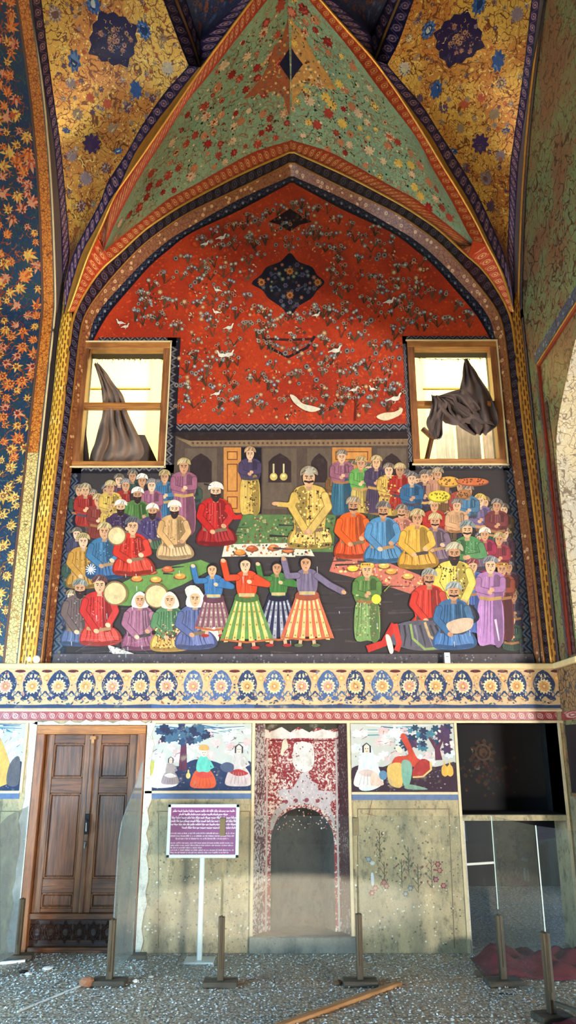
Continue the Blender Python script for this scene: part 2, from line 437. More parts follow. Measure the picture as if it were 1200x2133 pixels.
M['door_panel'] = m_wood('dark_walnut_panel', (64, 38, 22), (116, 72, 42))
M['win_wood'] = m_wood('orange_pine_wood', (140, 84, 36), (186, 124, 60), 'X')
M['win_wood_z'] = m_wood('orange_pine_upright', (110, 62, 32), (156, 100, 54), 'Z')
M['post_wood'] = m_wood('olive_post_wood', (58, 48, 32), (84, 72, 50), 'Z', 1, 0.6)
M['base_wood'] = m_wood('grey_base_wood', (60, 54, 44), (90, 82, 68), 'X', 1, 0.7)
M['plank'] = m_wood('raw_plank_wood', (150, 106, 66), (190, 144, 96), 'X', 1, 0.6)
M['grey_board'] = m_wood('weathered_board', (150, 140, 122), (196, 184, 160), 'Z', 1, 0.8)
M['metal'] = m_plain('steel', (120, 120, 120), 0.35, 0.9)
M['white_metal'] = m_plain('white_enamel', (206, 222, 226), 0.35, 0.1, 0.06)
M['white'] = m_plain('white_plastic', (236, 236, 232), 0.4)
M['purple'] = m_plain('purple_print', (118, 52, 112), 0.4, 0, 0.12)
def m_glass(name, tint, haze):
    b = NB(name); nt = b.nt; out = nt.nodes['Material Output']
    tr = b.n('ShaderNodeBsdfTransparent'); tr.inputs[0].default_value = tint + (1,)
    gl = b.n('ShaderNodeBsdfGlossy'); gl.inputs['Roughness'].default_value = 0.0
    df = b.n('ShaderNodeBsdfDiffuse'); df.inputs[0].default_value = (0.34, 0.39, 0.40, 1)
    lwt = b.n('ShaderNodeLayerWeight'); fr_ = b.math('MULTIPLY_ADD', b.math('POWER', lwt.outputs['Facing'], 5.0), 0.92, 0.02)
    m1 = b.n('ShaderNodeMixShader'); b.put(m1.inputs[0], b.math('MULTIPLY', b.noise(b.obj, 4), haze)); nt.links.new(tr.outputs[0], m1.inputs[1]); nt.links.new(df.outputs[0], m1.inputs[2])
    m2 = b.n('ShaderNodeMixShader'); b.put(m2.inputs[0], fr_); nt.links.new(m1.outputs[0], m2.inputs[1]); nt.links.new(gl.outputs[0], m2.inputs[2])
    nt.links.new(m2.outputs[0], out.inputs[0]); return b.m
M['glass'] = m_glass('clear_barrier_glass', (0.95, 0.975, 0.97), 0.05)
M['glass_reflect_haze'] = m_glass('reflection_hazed_glass', (0.86, 0.92, 0.94), 0.8)  # diffuse haze painted in to stand for the pane's reflection
def m_cloth(name, c):
    b = NB(name); n = b.noise(b.obj, 160, 3); n2 = b.noise(b.obj, 5, 3)
    return b.fin(b.mix(b.step(n2, 0.3, 0.7), [v * 0.75 for v in lin(c)], lin(c)), 0.95, 0, n, 0.3)
M['curtain'] = m_cloth('grey_brown_canvas', (132, 108, 92))
M['curtain2'] = m_cloth('dark_grey_canvas', (98, 80, 74))
M['red_cloth'] = m_cloth('crimson_cloth', (96, 20, 34))
M['dark_cloth'] = m_cloth('charcoal_cloth', (44, 34, 34))
def m_floor():
    b = NB('gritty_floor'); o = b.obj
    d = b.vor(o, 46); n = b.noise(o, 1.3, 4); n3 = b.noise(o, 30, 4, 0.7)
    col = b.mix(b.step(n, 0.35, 0.65), lin((158, 150, 134)), lin((182, 162, 132)))
    col = b.mix(b.step(n3, 0.45, 0.6), col, lin((112, 106, 98)))
    rr = b.vor(o, 46, 'F1', 'Color'); X, Y, Z = b.xyz(rr)
    k = b.math('MULTIPLY', b.math('SUBTRACT', 1.0, b.step(d, 0.22, 0.34)), b.step(X, 0.42, 0.5))
    col = b.mix(k, col, lin((224, 232, 236)))
    br = b.n('ShaderNodeTexBrick'); b.put(br.inputs['Vector'], b.map(o, (1, 1, 1), (0.1, 0.37, 0))); br.inputs['Scale'].default_value = 1.0
    br.inputs['Brick Width'].default_value = 1.6; br.inputs['Row Height'].default_value = 0.62; br.inputs['Mortar Size'].default_value = 0.006
    col = b.mix(b.math('MULTIPLY', br.outputs['Fac'], 0.6), col, lin((60, 56, 52)))
    return b.fin(col, 0.6, 0, b.math('ADD', d, n3), 0.4)
M['floor'] = m_floor()

# ================================================================== SETTING
XL, XR, SPR = -2.53, 2.53, 6.2      # corner lines of the bay, springing height of the vault
struct(obj('floor', B(-7, 8, -9.5, 4, -0.1, 0), M['floor']))

# ---- lower wall with openings (door, niche, right recess)
LW = [(-4.6, -2.31, 0, 1.98), (-2.31, -1.29, 1.86, 1.98), (-1.29, -0.30, 0, 1.98), (-0.30, 0.54, 1.876, 1.98), (0.54, 1.545, 0, 1.98),
      (1.545, 2.48, 1.885, 1.98), (2.48, 2.95, 0, 1.98), (-4.6, 2.95, 1.98, 2.37)]
wb = empty('wall_back'); struct(wb)
obj('plaster_face', boxes([(a, b2, 0.0, 0.35, c, d) for a, b2, c, d in LW]), M['plaster'], wb)
# white broken plaster round the door
bm = bmesh.new()
rnd = random.Random(3)
def rag(bm, pts_top, pts_bot, y0, y1):
    n = len(pts_top)
    f = [[bm.verts.new((p[0], y, p[1])) for p in pts] for y in (y0, y1) for pts in (pts_top, pts_bot)]
    for i in range(n - 1):
        bm.faces.new((f[0][i], f[0][i + 1], f[1][i + 1], f[1][i])); bm.faces.new((f[0][i], f[2][i], f[2][i + 1], f[0][i + 1]))
        bm.faces.new((f[1][i], f[1][i + 1], f[3][i + 1], f[3][i]))
rag(bm, [(-2.36 + i * 0.05, 1.885 + rnd.uniform(-0.012, 0.025)) for i in range(23)], [(-2.31 + i * 0.0464, 1.862 + rnd.uniform(0, 0.004)) for i in range(23)], -0.012, 0.02)
rag(bm, [(-2.375 + rnd.uniform(-.02, .02), 1.9 - i * 0.095) for i in range(21)], [(-2.305, 1.9 - i * 0.095) for i in range(21)], -0.012, 0.02)
rag(bm, [(-1.295, 1.88 - i * 0.094) for i in range(21)], [(-1.235 + rnd.uniform(-.02, .02), 1.88 - i * 0.094) for i in range(21)], -0.010, 0.02)
obj('broken_plaster_edge', bm, M['plaster_white'], wb)['label'] = 'white broken plaster edge round the door'

# ---- upper wall plane behind the bevel, with two window holes
YM = 0.10
wl = [onY(180, 725, YM), onY(350, 715, YM)]
WL = (-2.205, -1.305, 4.452, 5.86)      # window hole left  x0,x1,z0,z1 on plane YM
WR = (1.325, 2.235, 4.478, 5.875)
UW = [(-2.9, WL[0], 2.37, 8.9), (WL[0], WL[1], 2.37, WL[2]), (WL[0], WL[1], WL[3], 8.9), (WL[1], WR[0], 2.37, 8.9),
      (WR[0], WR[1], 2.37, WR[2]), (WR[0], WR[1], WR[3], 8.9), (WR[1], 2.9, 2.37, 8.9)]
obj('upper_wall', boxes([(a, b2, YM, 0.42, c, d) for a, b2, c, d in UW]), M['mural_ground'], wb)

# ---- cornice, frieze and red band
t1 = struct(obj('trim_1', B(-4.6, 2.53, -0.045, 0.10, 2.368, 2.42, bev=0.008), M['cream']))
FR = struct(obj('trim_2', B(-4.6, 2.53, -0.006, 0.0, 2.0, 2.368), m_plain('pale_frieze_ground', (192, 162, 120), 0.6, 0, 0.35, 9)))
fp = Painter(lambda x, z, o: (x, -0.0065 - o, z))
NV, NV2 = (42, 56, 90), (70, 94, 136)
for i in range(-8, 22):
    cx = -2.39 + (i - 1) * 0.2515 + random.uniform(-.004, .004)
    if cx < -4.5 or cx > 2.45: continue
    cz = 2.21
    fd = random.random() < 0.25
    nv = NV2 if fd or (i in (7, 8, 12)) else NV
    odd = i % 2
    # navy cartouche round the medallion
    wdt = 0.088 if odd else 0.100
    fp.blob([(cx, 2.36), (cx - .03, 2.345), (cx - .055, 2.325), (cx - wdt, 2.25), (cx - wdt * .95, 2.19), (cx - .065, 2.13), (cx - .10, 2.10), (cx - .045, 2.085), (cx, 2.12),
             (cx + .045, 2.085), (cx + .10, 2.10), (cx + .065, 2.13), (cx + wdt * .95, 2.19), (cx + wdt, 2.25), (cx + .055, 2.325), (cx + .03, 2.345)], nv)
    for sg in (-1, 1):
        fp.blob([(cx + sg * .012, 2.325), (cx + sg * .03, 2.30), (cx + sg * .012, 2.29)], (214, 196, 150))
    for q in range(12):
        a = random.uniform(0, 6.28); x_, z_ = cx + wdt * .86 * math.cos(a), 2.215 + .10 * math.sin(a); b_ = random.uniform(0, 6)
        fp.line([(x_, z_), (x_ + .014 * math.cos(b_), z_ + .014 * math.sin(b_)), (x_ + .02 * math.cos(b_ + 1), z_ + .022 * math.sin(b_ + 1))], .006, random.choice([(206, 184, 140), (196, 160, 110), (150, 160, 170)]))
        fp.star(cx + random.uniform(-.13, .13), random.uniform(2.06, 2.35), random.uniform(.006, .013), 5, random.choice([(200, 140, 100), (186, 120, 110), (210, 170, 90), nv]), .4)
    fp.star(cx, cz, 0.072, 14, (216, 196, 150), 0.22, 0.1, 1.0)
    fp.star(cx, cz, 0.052, 10, (206, 158, 104) if random.random() < .6 else (196, 140, 130), 0.2)
    fp.star(cx, cz, 0.030, 8, (190, 128, 70), 0.3)
    fp.star(cx, cz, 0.013, 6, (226, 200, 150), 0.3)
    # drop flowers between
    bx = cx + 0.126
    fp.star(bx, 2.285, 0.034, 7, (210, 150, 92), 0.3); fp.star(bx, 2.285, 0.016, 5, (226, 190, 120), 0.3)
    fp.blob([(bx - .03, 2.36), (bx - .05, 2.345), (bx, 2.335), (bx + .05, 2.345), (bx + .03, 2.36)], (86, 34, 36))
    fp.blob([(bx - .014, 2.25), (bx + .014, 2.25), (bx, 2.18)], (204, 164, 116))
    for sg in (-1, 1):
        fp.line([(bx, 2.165), (bx + sg * .02, 2.14), (bx + sg * .045, 2.12), (bx + sg * .03, 2.09), (bx + sg * .06, 2.075)], 0.016, nv)
        fp.line([(bx + sg * .05, 2.17), (bx + sg * .035, 2.135), (bx, 2.115)], 0.012, (96, 120, 140))
    for q in range(5):
        fp.ell(cx + random.uniform(-.12, .12), 2.06 + random.uniform(-.012, .03), random.uniform(.008, .02), .007, random.choice([(70, 96, 132), (60, 90, 84), (150, 88, 60), NV]), random.uniform(-.8, .8), 7)
for i in range(60):
    x0 = -4.6 + i * 0.1191
    fp.poly([(x0, 2.012), (x0 + .1191, 2.012), (x0 + .1191, 2.043 + 0.004 * math.sin(i * 1.7)), (x0, 2.043 + 0.004 * math.sin((i - 1) * 1.7))], (46, 64, 98) if not 27 < i < 36 else (56, 82, 130))
for i in range(1100):
    x = random.uniform(-3.5, 2.45); z = random.uniform(2.045, 2.35)
    fp.star(x, z, random.uniform(.003, .008), 4, random.choice([(236, 224, 196), (60, 84, 120), (200, 150, 110)]), 0.5)
o = fp.build('painted_frieze', M['paint_dry'], FR); o['label'] = 'navy and gold medallion pattern of the frieze'
struct(obj('trim_3', B(-4.6, 2.53, -0.018, 0.0, 1.982, 2.0), M['cream2']))
def strip_rect(name, x0, x1, z0, z1, y, mat, parent=None, vertical=False):
    A = [Vector((x0, y, z0)), Vector((x1, y, z0))]; Bq = [Vector((x0, y, z1)), Vector((x1, y, z1))]
    if vertical: A = [Vector((x0, y, z0)), Vector((x0, y, z1))]; Bq = [Vector((x1, y, z0)), Vector((x1, y, z1))]
    return loft([A, Bq], name, mat, parent, n=12, smooth=False)
struct(strip_rect('trim_4', -4.6, 2.48, 1.905, 1.982, -0.006, M['brown_scroll']))
struct(obj('trim_5', boxes([(-4.6, -2.33, -0.014, 0.0, 1.88, 1.902), (-1.25, 2.53, -0.014, 0.0, 1.88, 1.902)]), M['cream2']))
# upright cream strips beside the paintings and openings
struct(obj('trim_6', boxes([(x - .012, x + .012, -0.012, 0.0, z0, 1.885) for x, z0 in ((-0.315, 0.13), (0.555, 0.13), (1.538, 0.0), (2.49, 0.0), (-2.40, 1.28))]), M['cream2']))
struct(obj('trim_7', boxes([(-1.285, -0.33, -0.010, 0.0, 1.272, 1.292), (0.57, 1.525, -0.010, 0.0, 1.262, 1.282), (-3.6, -2.41, -0.010, 0, 1.272, 1.292)]), M['cream2']))
struct(obj('trim_8', boxes([(-1.285, -0.33, -0.005, 0.0, 1.225, 1.272), (0.57, 1.525, -0.005, 0.0, 1.215, 1.262), (-3.6, -2.41, -0.005, 0, 1.225, 1.272)]), m_plain('faded_blue_line', (84, 104, 138), 0.7, 0, 0.4, 16)))

# ---- arch mouldings: traced on the wall, then swept as bands
def wall(pts, Y=0.0, n=8): return crom([onY(x, y, Y) for x, y in pts], n)
cDo = wall([(71, 1385), (102, 1100), (132, 850), (147, 700), (158, 650), (184, 600), (214, 560), (250, 528), (300, 482), (350, 447), (400, 417), (500, 365), (612, 315)])
cDi = wall([(86, 1385), (117, 1100), (150, 850), (167, 700), (182, 650), (217, 600), (260, 550), (300, 510), (350, 472), (400, 441), (500, 393), (612, 337)])
cPi = wall([(105, 1385), (135, 1100), (167, 850), (187, 700), (206, 650), (248, 600), (300, 545), (350, 502), (400, 471), (500, 415), (612, 365)], YM)
cRi = wall([(135, 1385), (156, 1100), (160, 1000), (156, 968), (171, 850), (188, 730), (197, 705), (226, 655), (272, 600), (312, 555), (350, 522), (400, 485), (500, 438), (612, 378)], YM)
for c_ in (cDo, cDi, cPi, cRi): c_[-1].x = 0.045
def both(c_): return c_ + mir(c_)[::-1][1:]
arch = empty('trim_9'); struct(arch)
N2 = 200
def ysh(c_, d): return [Vector((p.x, p.y + d, p.z)) for p in c_]
loft([ysh(both(cDo), -0.008), ysh(both(cDi), -0.008)], 'rosette_band', M['dark_band'], arch, N2)
loft([ysh(both(cDi), -0.012), both(cPi)], 'floral_bevel', M['pink_band'], arch, N2)
loft([ysh(both(cPi), -0.004), ysh(both(cRi), -0.004)], 'dotted_border', M['dots_band'], arch, N2)
for nm, cc, r, mt in (('gilded_rib', cDo, 0.016, M['gold']), ('gilded_edge', cDi, 0.011, M['gold_dim'])):
    bm = bmesh.new(); tube(bm, resample(ysh(both(cc), -0.008), 160), r, 6); obj(nm, bm, mt, arch, True)

# ---- outer spandrel of the wall arch (red band) and the side borders
cG = wall([(214, 527), (250, 495), (300, 455), (350, 415), (400, 388), (467, 350), (533, 315), (612, 291)], 0.0); cG[-1].x = 0.045

# ---- vault ribs (traced, laid on the upright planes in which the ribs rise)
def rib(pts, off=0.0, n=6): return crom([onRib(x, y, 0.8, off) for x, y in pts], n)
RB = {}
RB['L3'] = rib([(214, 527), (230, 487), (260, 425), (295, 362), (335, 300), (390, 212), (430, 163), (490, 85), (545, 15), (606, -62)], -0.06)
RB['L2'] = rib([(142, 650), (160, 600), (182, 537), (212, 470), (240, 407), (275, 355), (313, 300), (370, 216), (422, 140), (470, 75), (520, 8), (590, -85)])
RB['L1'] = rib([(134, 655), (148, 597), (172, 525), (200, 475), (230, 417), (250, 387), (282, 318), (330, 249), (356, 216), (386, 176), (415, 140)], 0.02)
RB['L0'] = rib([(134, 600), (145, 552), (160, 512), (182, 470), (210, 417), (225, 378), (264, 318), (294, 264), (339, 198), (366, 167), (393, 137)], 0.07)
RB['R3'] = rib([(985, 502), (972, 480), (940, 417), (902, 352), (865, 283), (790, 185), (735, 110), (690, 55), (645, 2), (598, -55)], -0.06)
RB['R2'] = rib([(1070, 650), (1056, 600), (1042, 562), (1015, 510), (990, 460), (960, 407), (925, 350), (880, 275), (830, 197), (778, 125), (720, 60), (668, 0), (612, -70)])
RB['R1'] = rib([(1071, 655), (1062, 610), (1050, 572), (1035, 540), (1007, 480), (975, 415), (935, 350), (900, 287), (866, 240), (835, 198), (808, 162), (783, 126)], 0.02)
RB['R0'] = rib([(1066, 600), (1055, 545), (1042, 508), (1020, 458), (995, 405), (960, 345), (915, 275), (880, 220), (842, 176), (807, 135)], 0.07)
ceil = empty('ceiling'); struct(ceil)
apex = Vector((0.03, -2.0, 8.66))
def z_sorted_ext(c_, base): return c_
# side border curve where the vault meets the side walls
SY = [(6.1, 0.0), (6.35, -0.04), (6.9, -0.27), (7.37, -0.5), (7.8, -0.77), (8.2, -1.08), (8.72, -1.62), (9.1, -2.2), (9.35, -2.95), (9.45, -3.8)]
def side_curve(X, dy=0.0, dz=0.0, z0=None):
    pts = [Vector((X, y + dy, z + dz)) for z, y in SY]
    if z0 is not None: pts = [Vector((X, dy, z0))] + pts
    return crom(pts, 5)
def sX(pts, X):
    return crom([onX(x, y, X) for x, y in pts], 6)
SL1 = crom([onX(x, y, -2.34 - 0.0 * y) for x, y in [(88, 15), (105, 150), (120, 270), (128, 350), (138, 430)]][::-1], 6)
# navy border of the gold field against the side wall: strip from the corner line inwards
def border_side(sg):
    if sg < 0:
        ins = [(134, 590), (145, 525), (137, 412), (126, 300), (116, 230), (105, 150), (88, 15), (80, -70)]
        out = [(131, 655), (129, 550), (125, 450), (112, 300), (100, 225), (87, 150), (66, 0), (56, -80)]
    else:
        ins = [(1066, 590), (1057, 525), (1060, 450), (1062, 350), (1070, 290), (1090, 150), (1107, 0), (1114, -70)]
        out = [(1072, 655), (1072, 600), (1072, 500), (1080, 350), (1086, 300), (1105, 150), (1125, 0), (1134, -80)]
    X = 2.50 * sg
    o_ = crom([onX(x, y, X) for x, y in out], 6); i_ = crom([onX(x, y, X - 0.06 * sg) for x, y in ins], 6)
    return i_, o_
fields = {}
for sg, s in ((-1, 'L'), (1, 'R')):
    b3, b2_, b1, b0 = RB[s + '3'], RB[s + '2'], RB[s + '1'], RB[s + '0']
    # red band between the gilded rib and the green field, and its fan towards the wall arch
    cg = cG if sg < 0 else mir(cG)
    b3[0] = cg[0].copy() if sg < 0 else b3[0]
    if sg > 0: cg[0] = b3[0].copy()
    cdo = cDo if sg < 0 else mir(cDo)
    loft([b2_[int(len(b2_) * .25):], b3], 'vermilion_band', M['red_band'], ceil, 90)
    # lower fan: between arch outer rib and gilded rib
    fan_in = [p for p in cdo if p.z > onY(0, 650).z - .02]
    k = min(range(len(fan_in)), key=lambda i: (fan_in[i] - cg[0]).length)
    lowA = fan_in[:k + 1]; k2 = int(len(b2_) * .25); lowB = b2_[:k2 + 1]
    loft([ysh(lowA, -0.004), lowB], 'vermilion_fan', M['red_band'], ceil, 40)
    loft([ysh(fan_in[k:], -0.004), cg], 'vermilion_arch_band', M['red_band'], ceil, 90)
    obj('vermilion_gusset', (lambda me: (me.from_pydata([tuple(fan_in[k]), tuple(lowB[-1]), tuple(b3[0]), tuple(cg[0])], [], [(0, 1, 2), (0, 2, 3)]), me)[1])(bpy.data.meshes.new('g')), M['red_band'], ceil)
    bm = bmesh.new(); tube(bm, resample(b2_, 90), 0.017, 6); obj('gilded_rib', bm, M['gold'], ceil, True)
    nb2 = [p for p in b2_]
    kk = min(range(len(b2_)), key=lambda i: (b2_[i] - b1[-1]).length)
    loft([b2_[:kk + 1], b1], 'gilded_fillet', M['gold'], ceil, 60)
    loft([b1, b0], 'navy_band', M['navy_band'], ceil, 80)
    i_, o_ = border_side(sg)
    loft([i_, o_], 'navy_band', M['navy_band'], ceil, 80)
    sc_ = side_curve(2.531 * sg, -0.012); loft([[p for p in sc_ if p.z > 6.15], o_], 'grey_fillet', m_plain('grey_fillet_paint', (96, 84, 84), 0.5), ceil, 60)
    # second rib from the node
    if sg < 0:
        g0p = [(393, 137), (372, 85), (340, 0), (312, -75)]; g1p = [(415, 140), (398, 85), (364, 0), (336, -75)]
        g2p = [(418, 137), (402, 85), (370, 0), (342, -75)]; g3p = [(417, 85), (404, 50), (388, 0), (362, -75)]
    else:
        g0p = [(807, 135), (832, 85), (862, 0), (890, -75)]; g1p = [(783, 126), (805, 70), (834, 0), (866, -75)]
        g2p = [(780, 123), (800, 70), (829, 0), (860, -75)]; g3p = [(772, 75), (790, 35), (806, 0), (838, -75)]
    nd = b0[-1]
    def gp(pts, d):      # rib running towards the room's middle: plane X = node.x - small drift
        out = []
        for q, (x, y) in enumerate(pts):
            r = ray(x, y); X0 = nd.x; kx = 0.38 * sg    # X = X0 + kx*(nd.y - Y)
            t = (X0 + kx * (nd.y + CAM_D) - 0) / (r.x + kx * r.y); out.append(CAMP + r * t)
        return crom(out, 6)
    g0, g1, g2, g3 = gp(g0p, 0), gp(g1p, 0), gp(g2p, 0), gp(g3p, 0)
    g0[0] = b0[-1].copy()
    loft([g0, g1], 'navy_band', M['navy_band'], ceil, 40)
    loft([g1, g2], 'gilded_fillet', M['gold'], ceil, 40)
    loft([g2, g3], 'navy_band', M['navy_band'], ceil, 40)
    # upper navy band and blue field beyond the node
    b2u = b2_[kk:]
    if sg < 0: top1 = [(417, 85), (440, 62), (470, 30), (500, 0), (560, -75)]
    else: top1 = [(772, 75), (750, 50), (722, 24), (697, 0), (640, -75)]
    b1u = crom([onRib(x, y, 0.8, 0.07) for x, y in top1], 6)
    loft([b2u, [g2[0]] + b1u], 'navy_band', M['navy_band'], ceil, 40)
    # fields
    go, gb = coons([i_[j] for j in range(len(i_))], b0 + g0[1:], 'gold_field', M['gold_field'], ceil, 90, 16, 0.10, Vector((0.3 * sg, 0.3, 0.9)).normalized())
    bo, bb = coons(g3, b1u, 'blue_field', M['blue_field'], ceil, 40, 8, 0.05)
    gr, grb = coons(cg, b3, 'green_field', M['green_field'], ceil, 90, 16, 0.10, Vector((0, 0.6, 0.8)))
    fields[s] = (gb, bb, grb)

# ---- ornament painted on the vault fields
vp = Painter(None)
MK = 0
def motif(bvh, px, py, fn):
    pl = surf_place(bvh, px, py)
    if pl is None: return
    global MK
    MK += 1; vp.k = 3e-4 + (MK % 60) * 7e-5; vp.place = pl; fn()
def fl(r, cols, n=8, sy=1.0):
    rot = random.uniform(0, 3)
    return lambda: vp.flower(0, 0, r, cols, n, rot, sy)
def palm(r, cols):
    rot = random.uniform(0, 6.28); n = random.randint(5, 9)
    def f():
        for q in range(n):
            a = rot + (q / (n - 1) - .5) * 3.6; L_ = r * (1.25 - .5 * abs(q / (n - 1) - .5) * 2)
            vp.poly([(r * .15 * math.cos(a + 1.5), r * .15 * math.sin(a + 1.5)), (L_ * .6 * math.cos(a + .22), L_ * .6 * math.sin(a + .22)), (L_ * math.cos(a), L_ * math.sin(a)), (L_ * .6 * math.cos(a - .22), L_ * .6 * math.sin(a - .22)), (r * .15 * math.cos(a - 1.5), r * .15 * math.sin(a - 1.5))], cols[q % 2])
        vp.star(0, 0, r * .5, 7, cols[1], .3, rot); vp.star(0, 0, r * .3, 6, cols[2], .3, rot); vp.star(0, 0, r * .12, 5, cols[-1], .2)
        b_ = rot + 3.14; vp.line([(0, 0), (r * .9 * math.cos(b_), r * .9 * math.sin(b_)), (r * 1.5 * math.cos(b_ + .4), r * 1.5 * math.sin(b_ + .4))], r * .14, cols[2])
    return f
def leafy(r, col):
    a = random.uniform(0, 2 * PI)
    def f():
        pts = [(r * math.cos(a + t * 1.7) * (1 - t * .4), r * math.sin(a + t * 1.7) * (1 - t * .4)) for t in [0, .2, .4, .6, .8, 1]]
        vp.line(pts, r * 0.16, col)
        vp.ell(pts[0][0], pts[0][1], r * .30, r * .13, col, a + 1.2, 7)
        vp.ell(pts[3][0], pts[3][1], r * .26, r * .11, col, a + 2.2, 7)
    return f
PALG = [[(140, 122, 128), (206, 180, 150), (120, 84, 74), (214, 190, 120)], [(92, 70, 90), (196, 168, 140), (110, 72, 60)], [(176, 92, 48), (220, 150, 90), (120, 60, 40)], [(150, 126, 100), (226, 200, 140), (120, 80, 50)]]
BLU = [(52, 84, 140), (90, 130, 180), (30, 50, 96), (190, 196, 190)]
PUR = [(62, 44, 84), (120, 92, 96), (50, 34, 66), (190, 150, 96)]
def medallion(w_, h_, rot):
    def f():
        cr, sr = math.cos(rot), math.sin(rot)
        def R(x, y): return (x * cr - y * sr, x * sr + y * cr)
        out = []
        for i in range(96):
            a = 2 * PI * i / 96; q = 1 / (abs(math.cos(a)) + abs(math.sin(a))) * (1 + 0.06 * math.cos(12 * a)) * (0.86 + .14 * abs(math.sin(2 * a)))
            out.append(R(w_ * q * math.cos(a), h_ * q * math.sin(a)))
        for k1 in range(5):
            for i in range(0, 96, 2):
                (xa, ya), (xb, yb) = out[i], out[(i + 2) % 96]; f0, f1 = k1 / 5, (k1 + 1) / 5
                kk_ = vp.k; vp.poly([(xa * f0, ya * f0), (xa * f1, ya * f1), (xb * f1, yb * f1), (xb * f0, yb * f0)], (40, 30, 66), 0); vp.k = kk_
        rr = random.Random(4)
        for i in range(70):
            a = rr.uniform(0, 2 * PI); q = rr.uniform(0, .85) / (abs(math.cos(a)) + abs(math.sin(a)))
            x, y = w_ * q * math.cos(a), h_ * q * math.sin(a); x, y = R(x, y)
            b = rr.uniform(0, 6)
            vp.line([(x, y), (x + .02 * math.cos(b), y + .02 * math.sin(b)), (x + .035 * math.cos(b + .9), y + .035 * math.sin(b + .9))], .008, rr.choice([(212, 170, 80), (170, 120, 84), (96, 100, 150), (206, 150, 70)]))
        for i in range(14):
            a = rr.uniform(0, 2 * PI); q = rr.uniform(0, .75) / (abs(math.cos(a)) + abs(math.sin(a)))
            x, y = R(w_ * q * math.cos(a), h_ * q * math.sin(a)); vp.flower(x, y, .028, [(150, 100, 90), (210, 170, 90), (80, 60, 100)], 6)
    return f
GL = [(75, -20), (140, 540), (393, 137), (335, -20)]
def mirx(p): return 1192 - p
fixL = [((237, 82), medallion(.34, .30, 0.25)), ((115, 30), fl(.075, PALG[0], 12)), ((300, 62), fl(.075, BLU, 10, 1.3)), ((195, 8), fl(.08, BLU, 10, 1.3)),
        ((155, 127), fl(.07, BLU, 8, 1.6)), ((284, 187), fl(.07, BLU, 8, 1.4)), ((350, 143), fl(.075, [(196, 180, 160), (96, 76, 96), (196, 190, 140), (80, 60, 60)], 12)),
        ((188, 203), fl(.05, [(190, 90, 60), (216, 130, 80), (160, 60, 40)], 8)), ((224, 217), fl(.055, [(190, 90, 60), (216, 130, 80), (160, 60, 40)], 8)),
        ((192, 300), fl(.11, PUR, 9)), ((138, 272), fl(.05, BLU, 6, .6)), ((247, 315), fl(.06, BLU, 6, .6)), ((148, 173), fl(.06, PALG[0], 10)), ((162, 238), fl(.065, PALG[3], 10)),
        ((268, 225), fl(.06, PALG[1], 9)), ((233, 268), fl(.055, PALG[3], 10)), ((150, 325), fl(.065, PALG[0], 10)), ((220, 350), fl(.06, PALG[1], 10)), ((180, 372), fl(.085, PALG[0], 12)),
        ((170, 430), fl(.07, PALG[1], 10)), ((340, 80), fl(.05, PALG[3], 9)), ((318, 205), fl(.045, PALG[1], 8)), ((160, 480), fl(.05, PALG[2], 8)), ((195, 425), fl(.05, PALG[3], 8))]
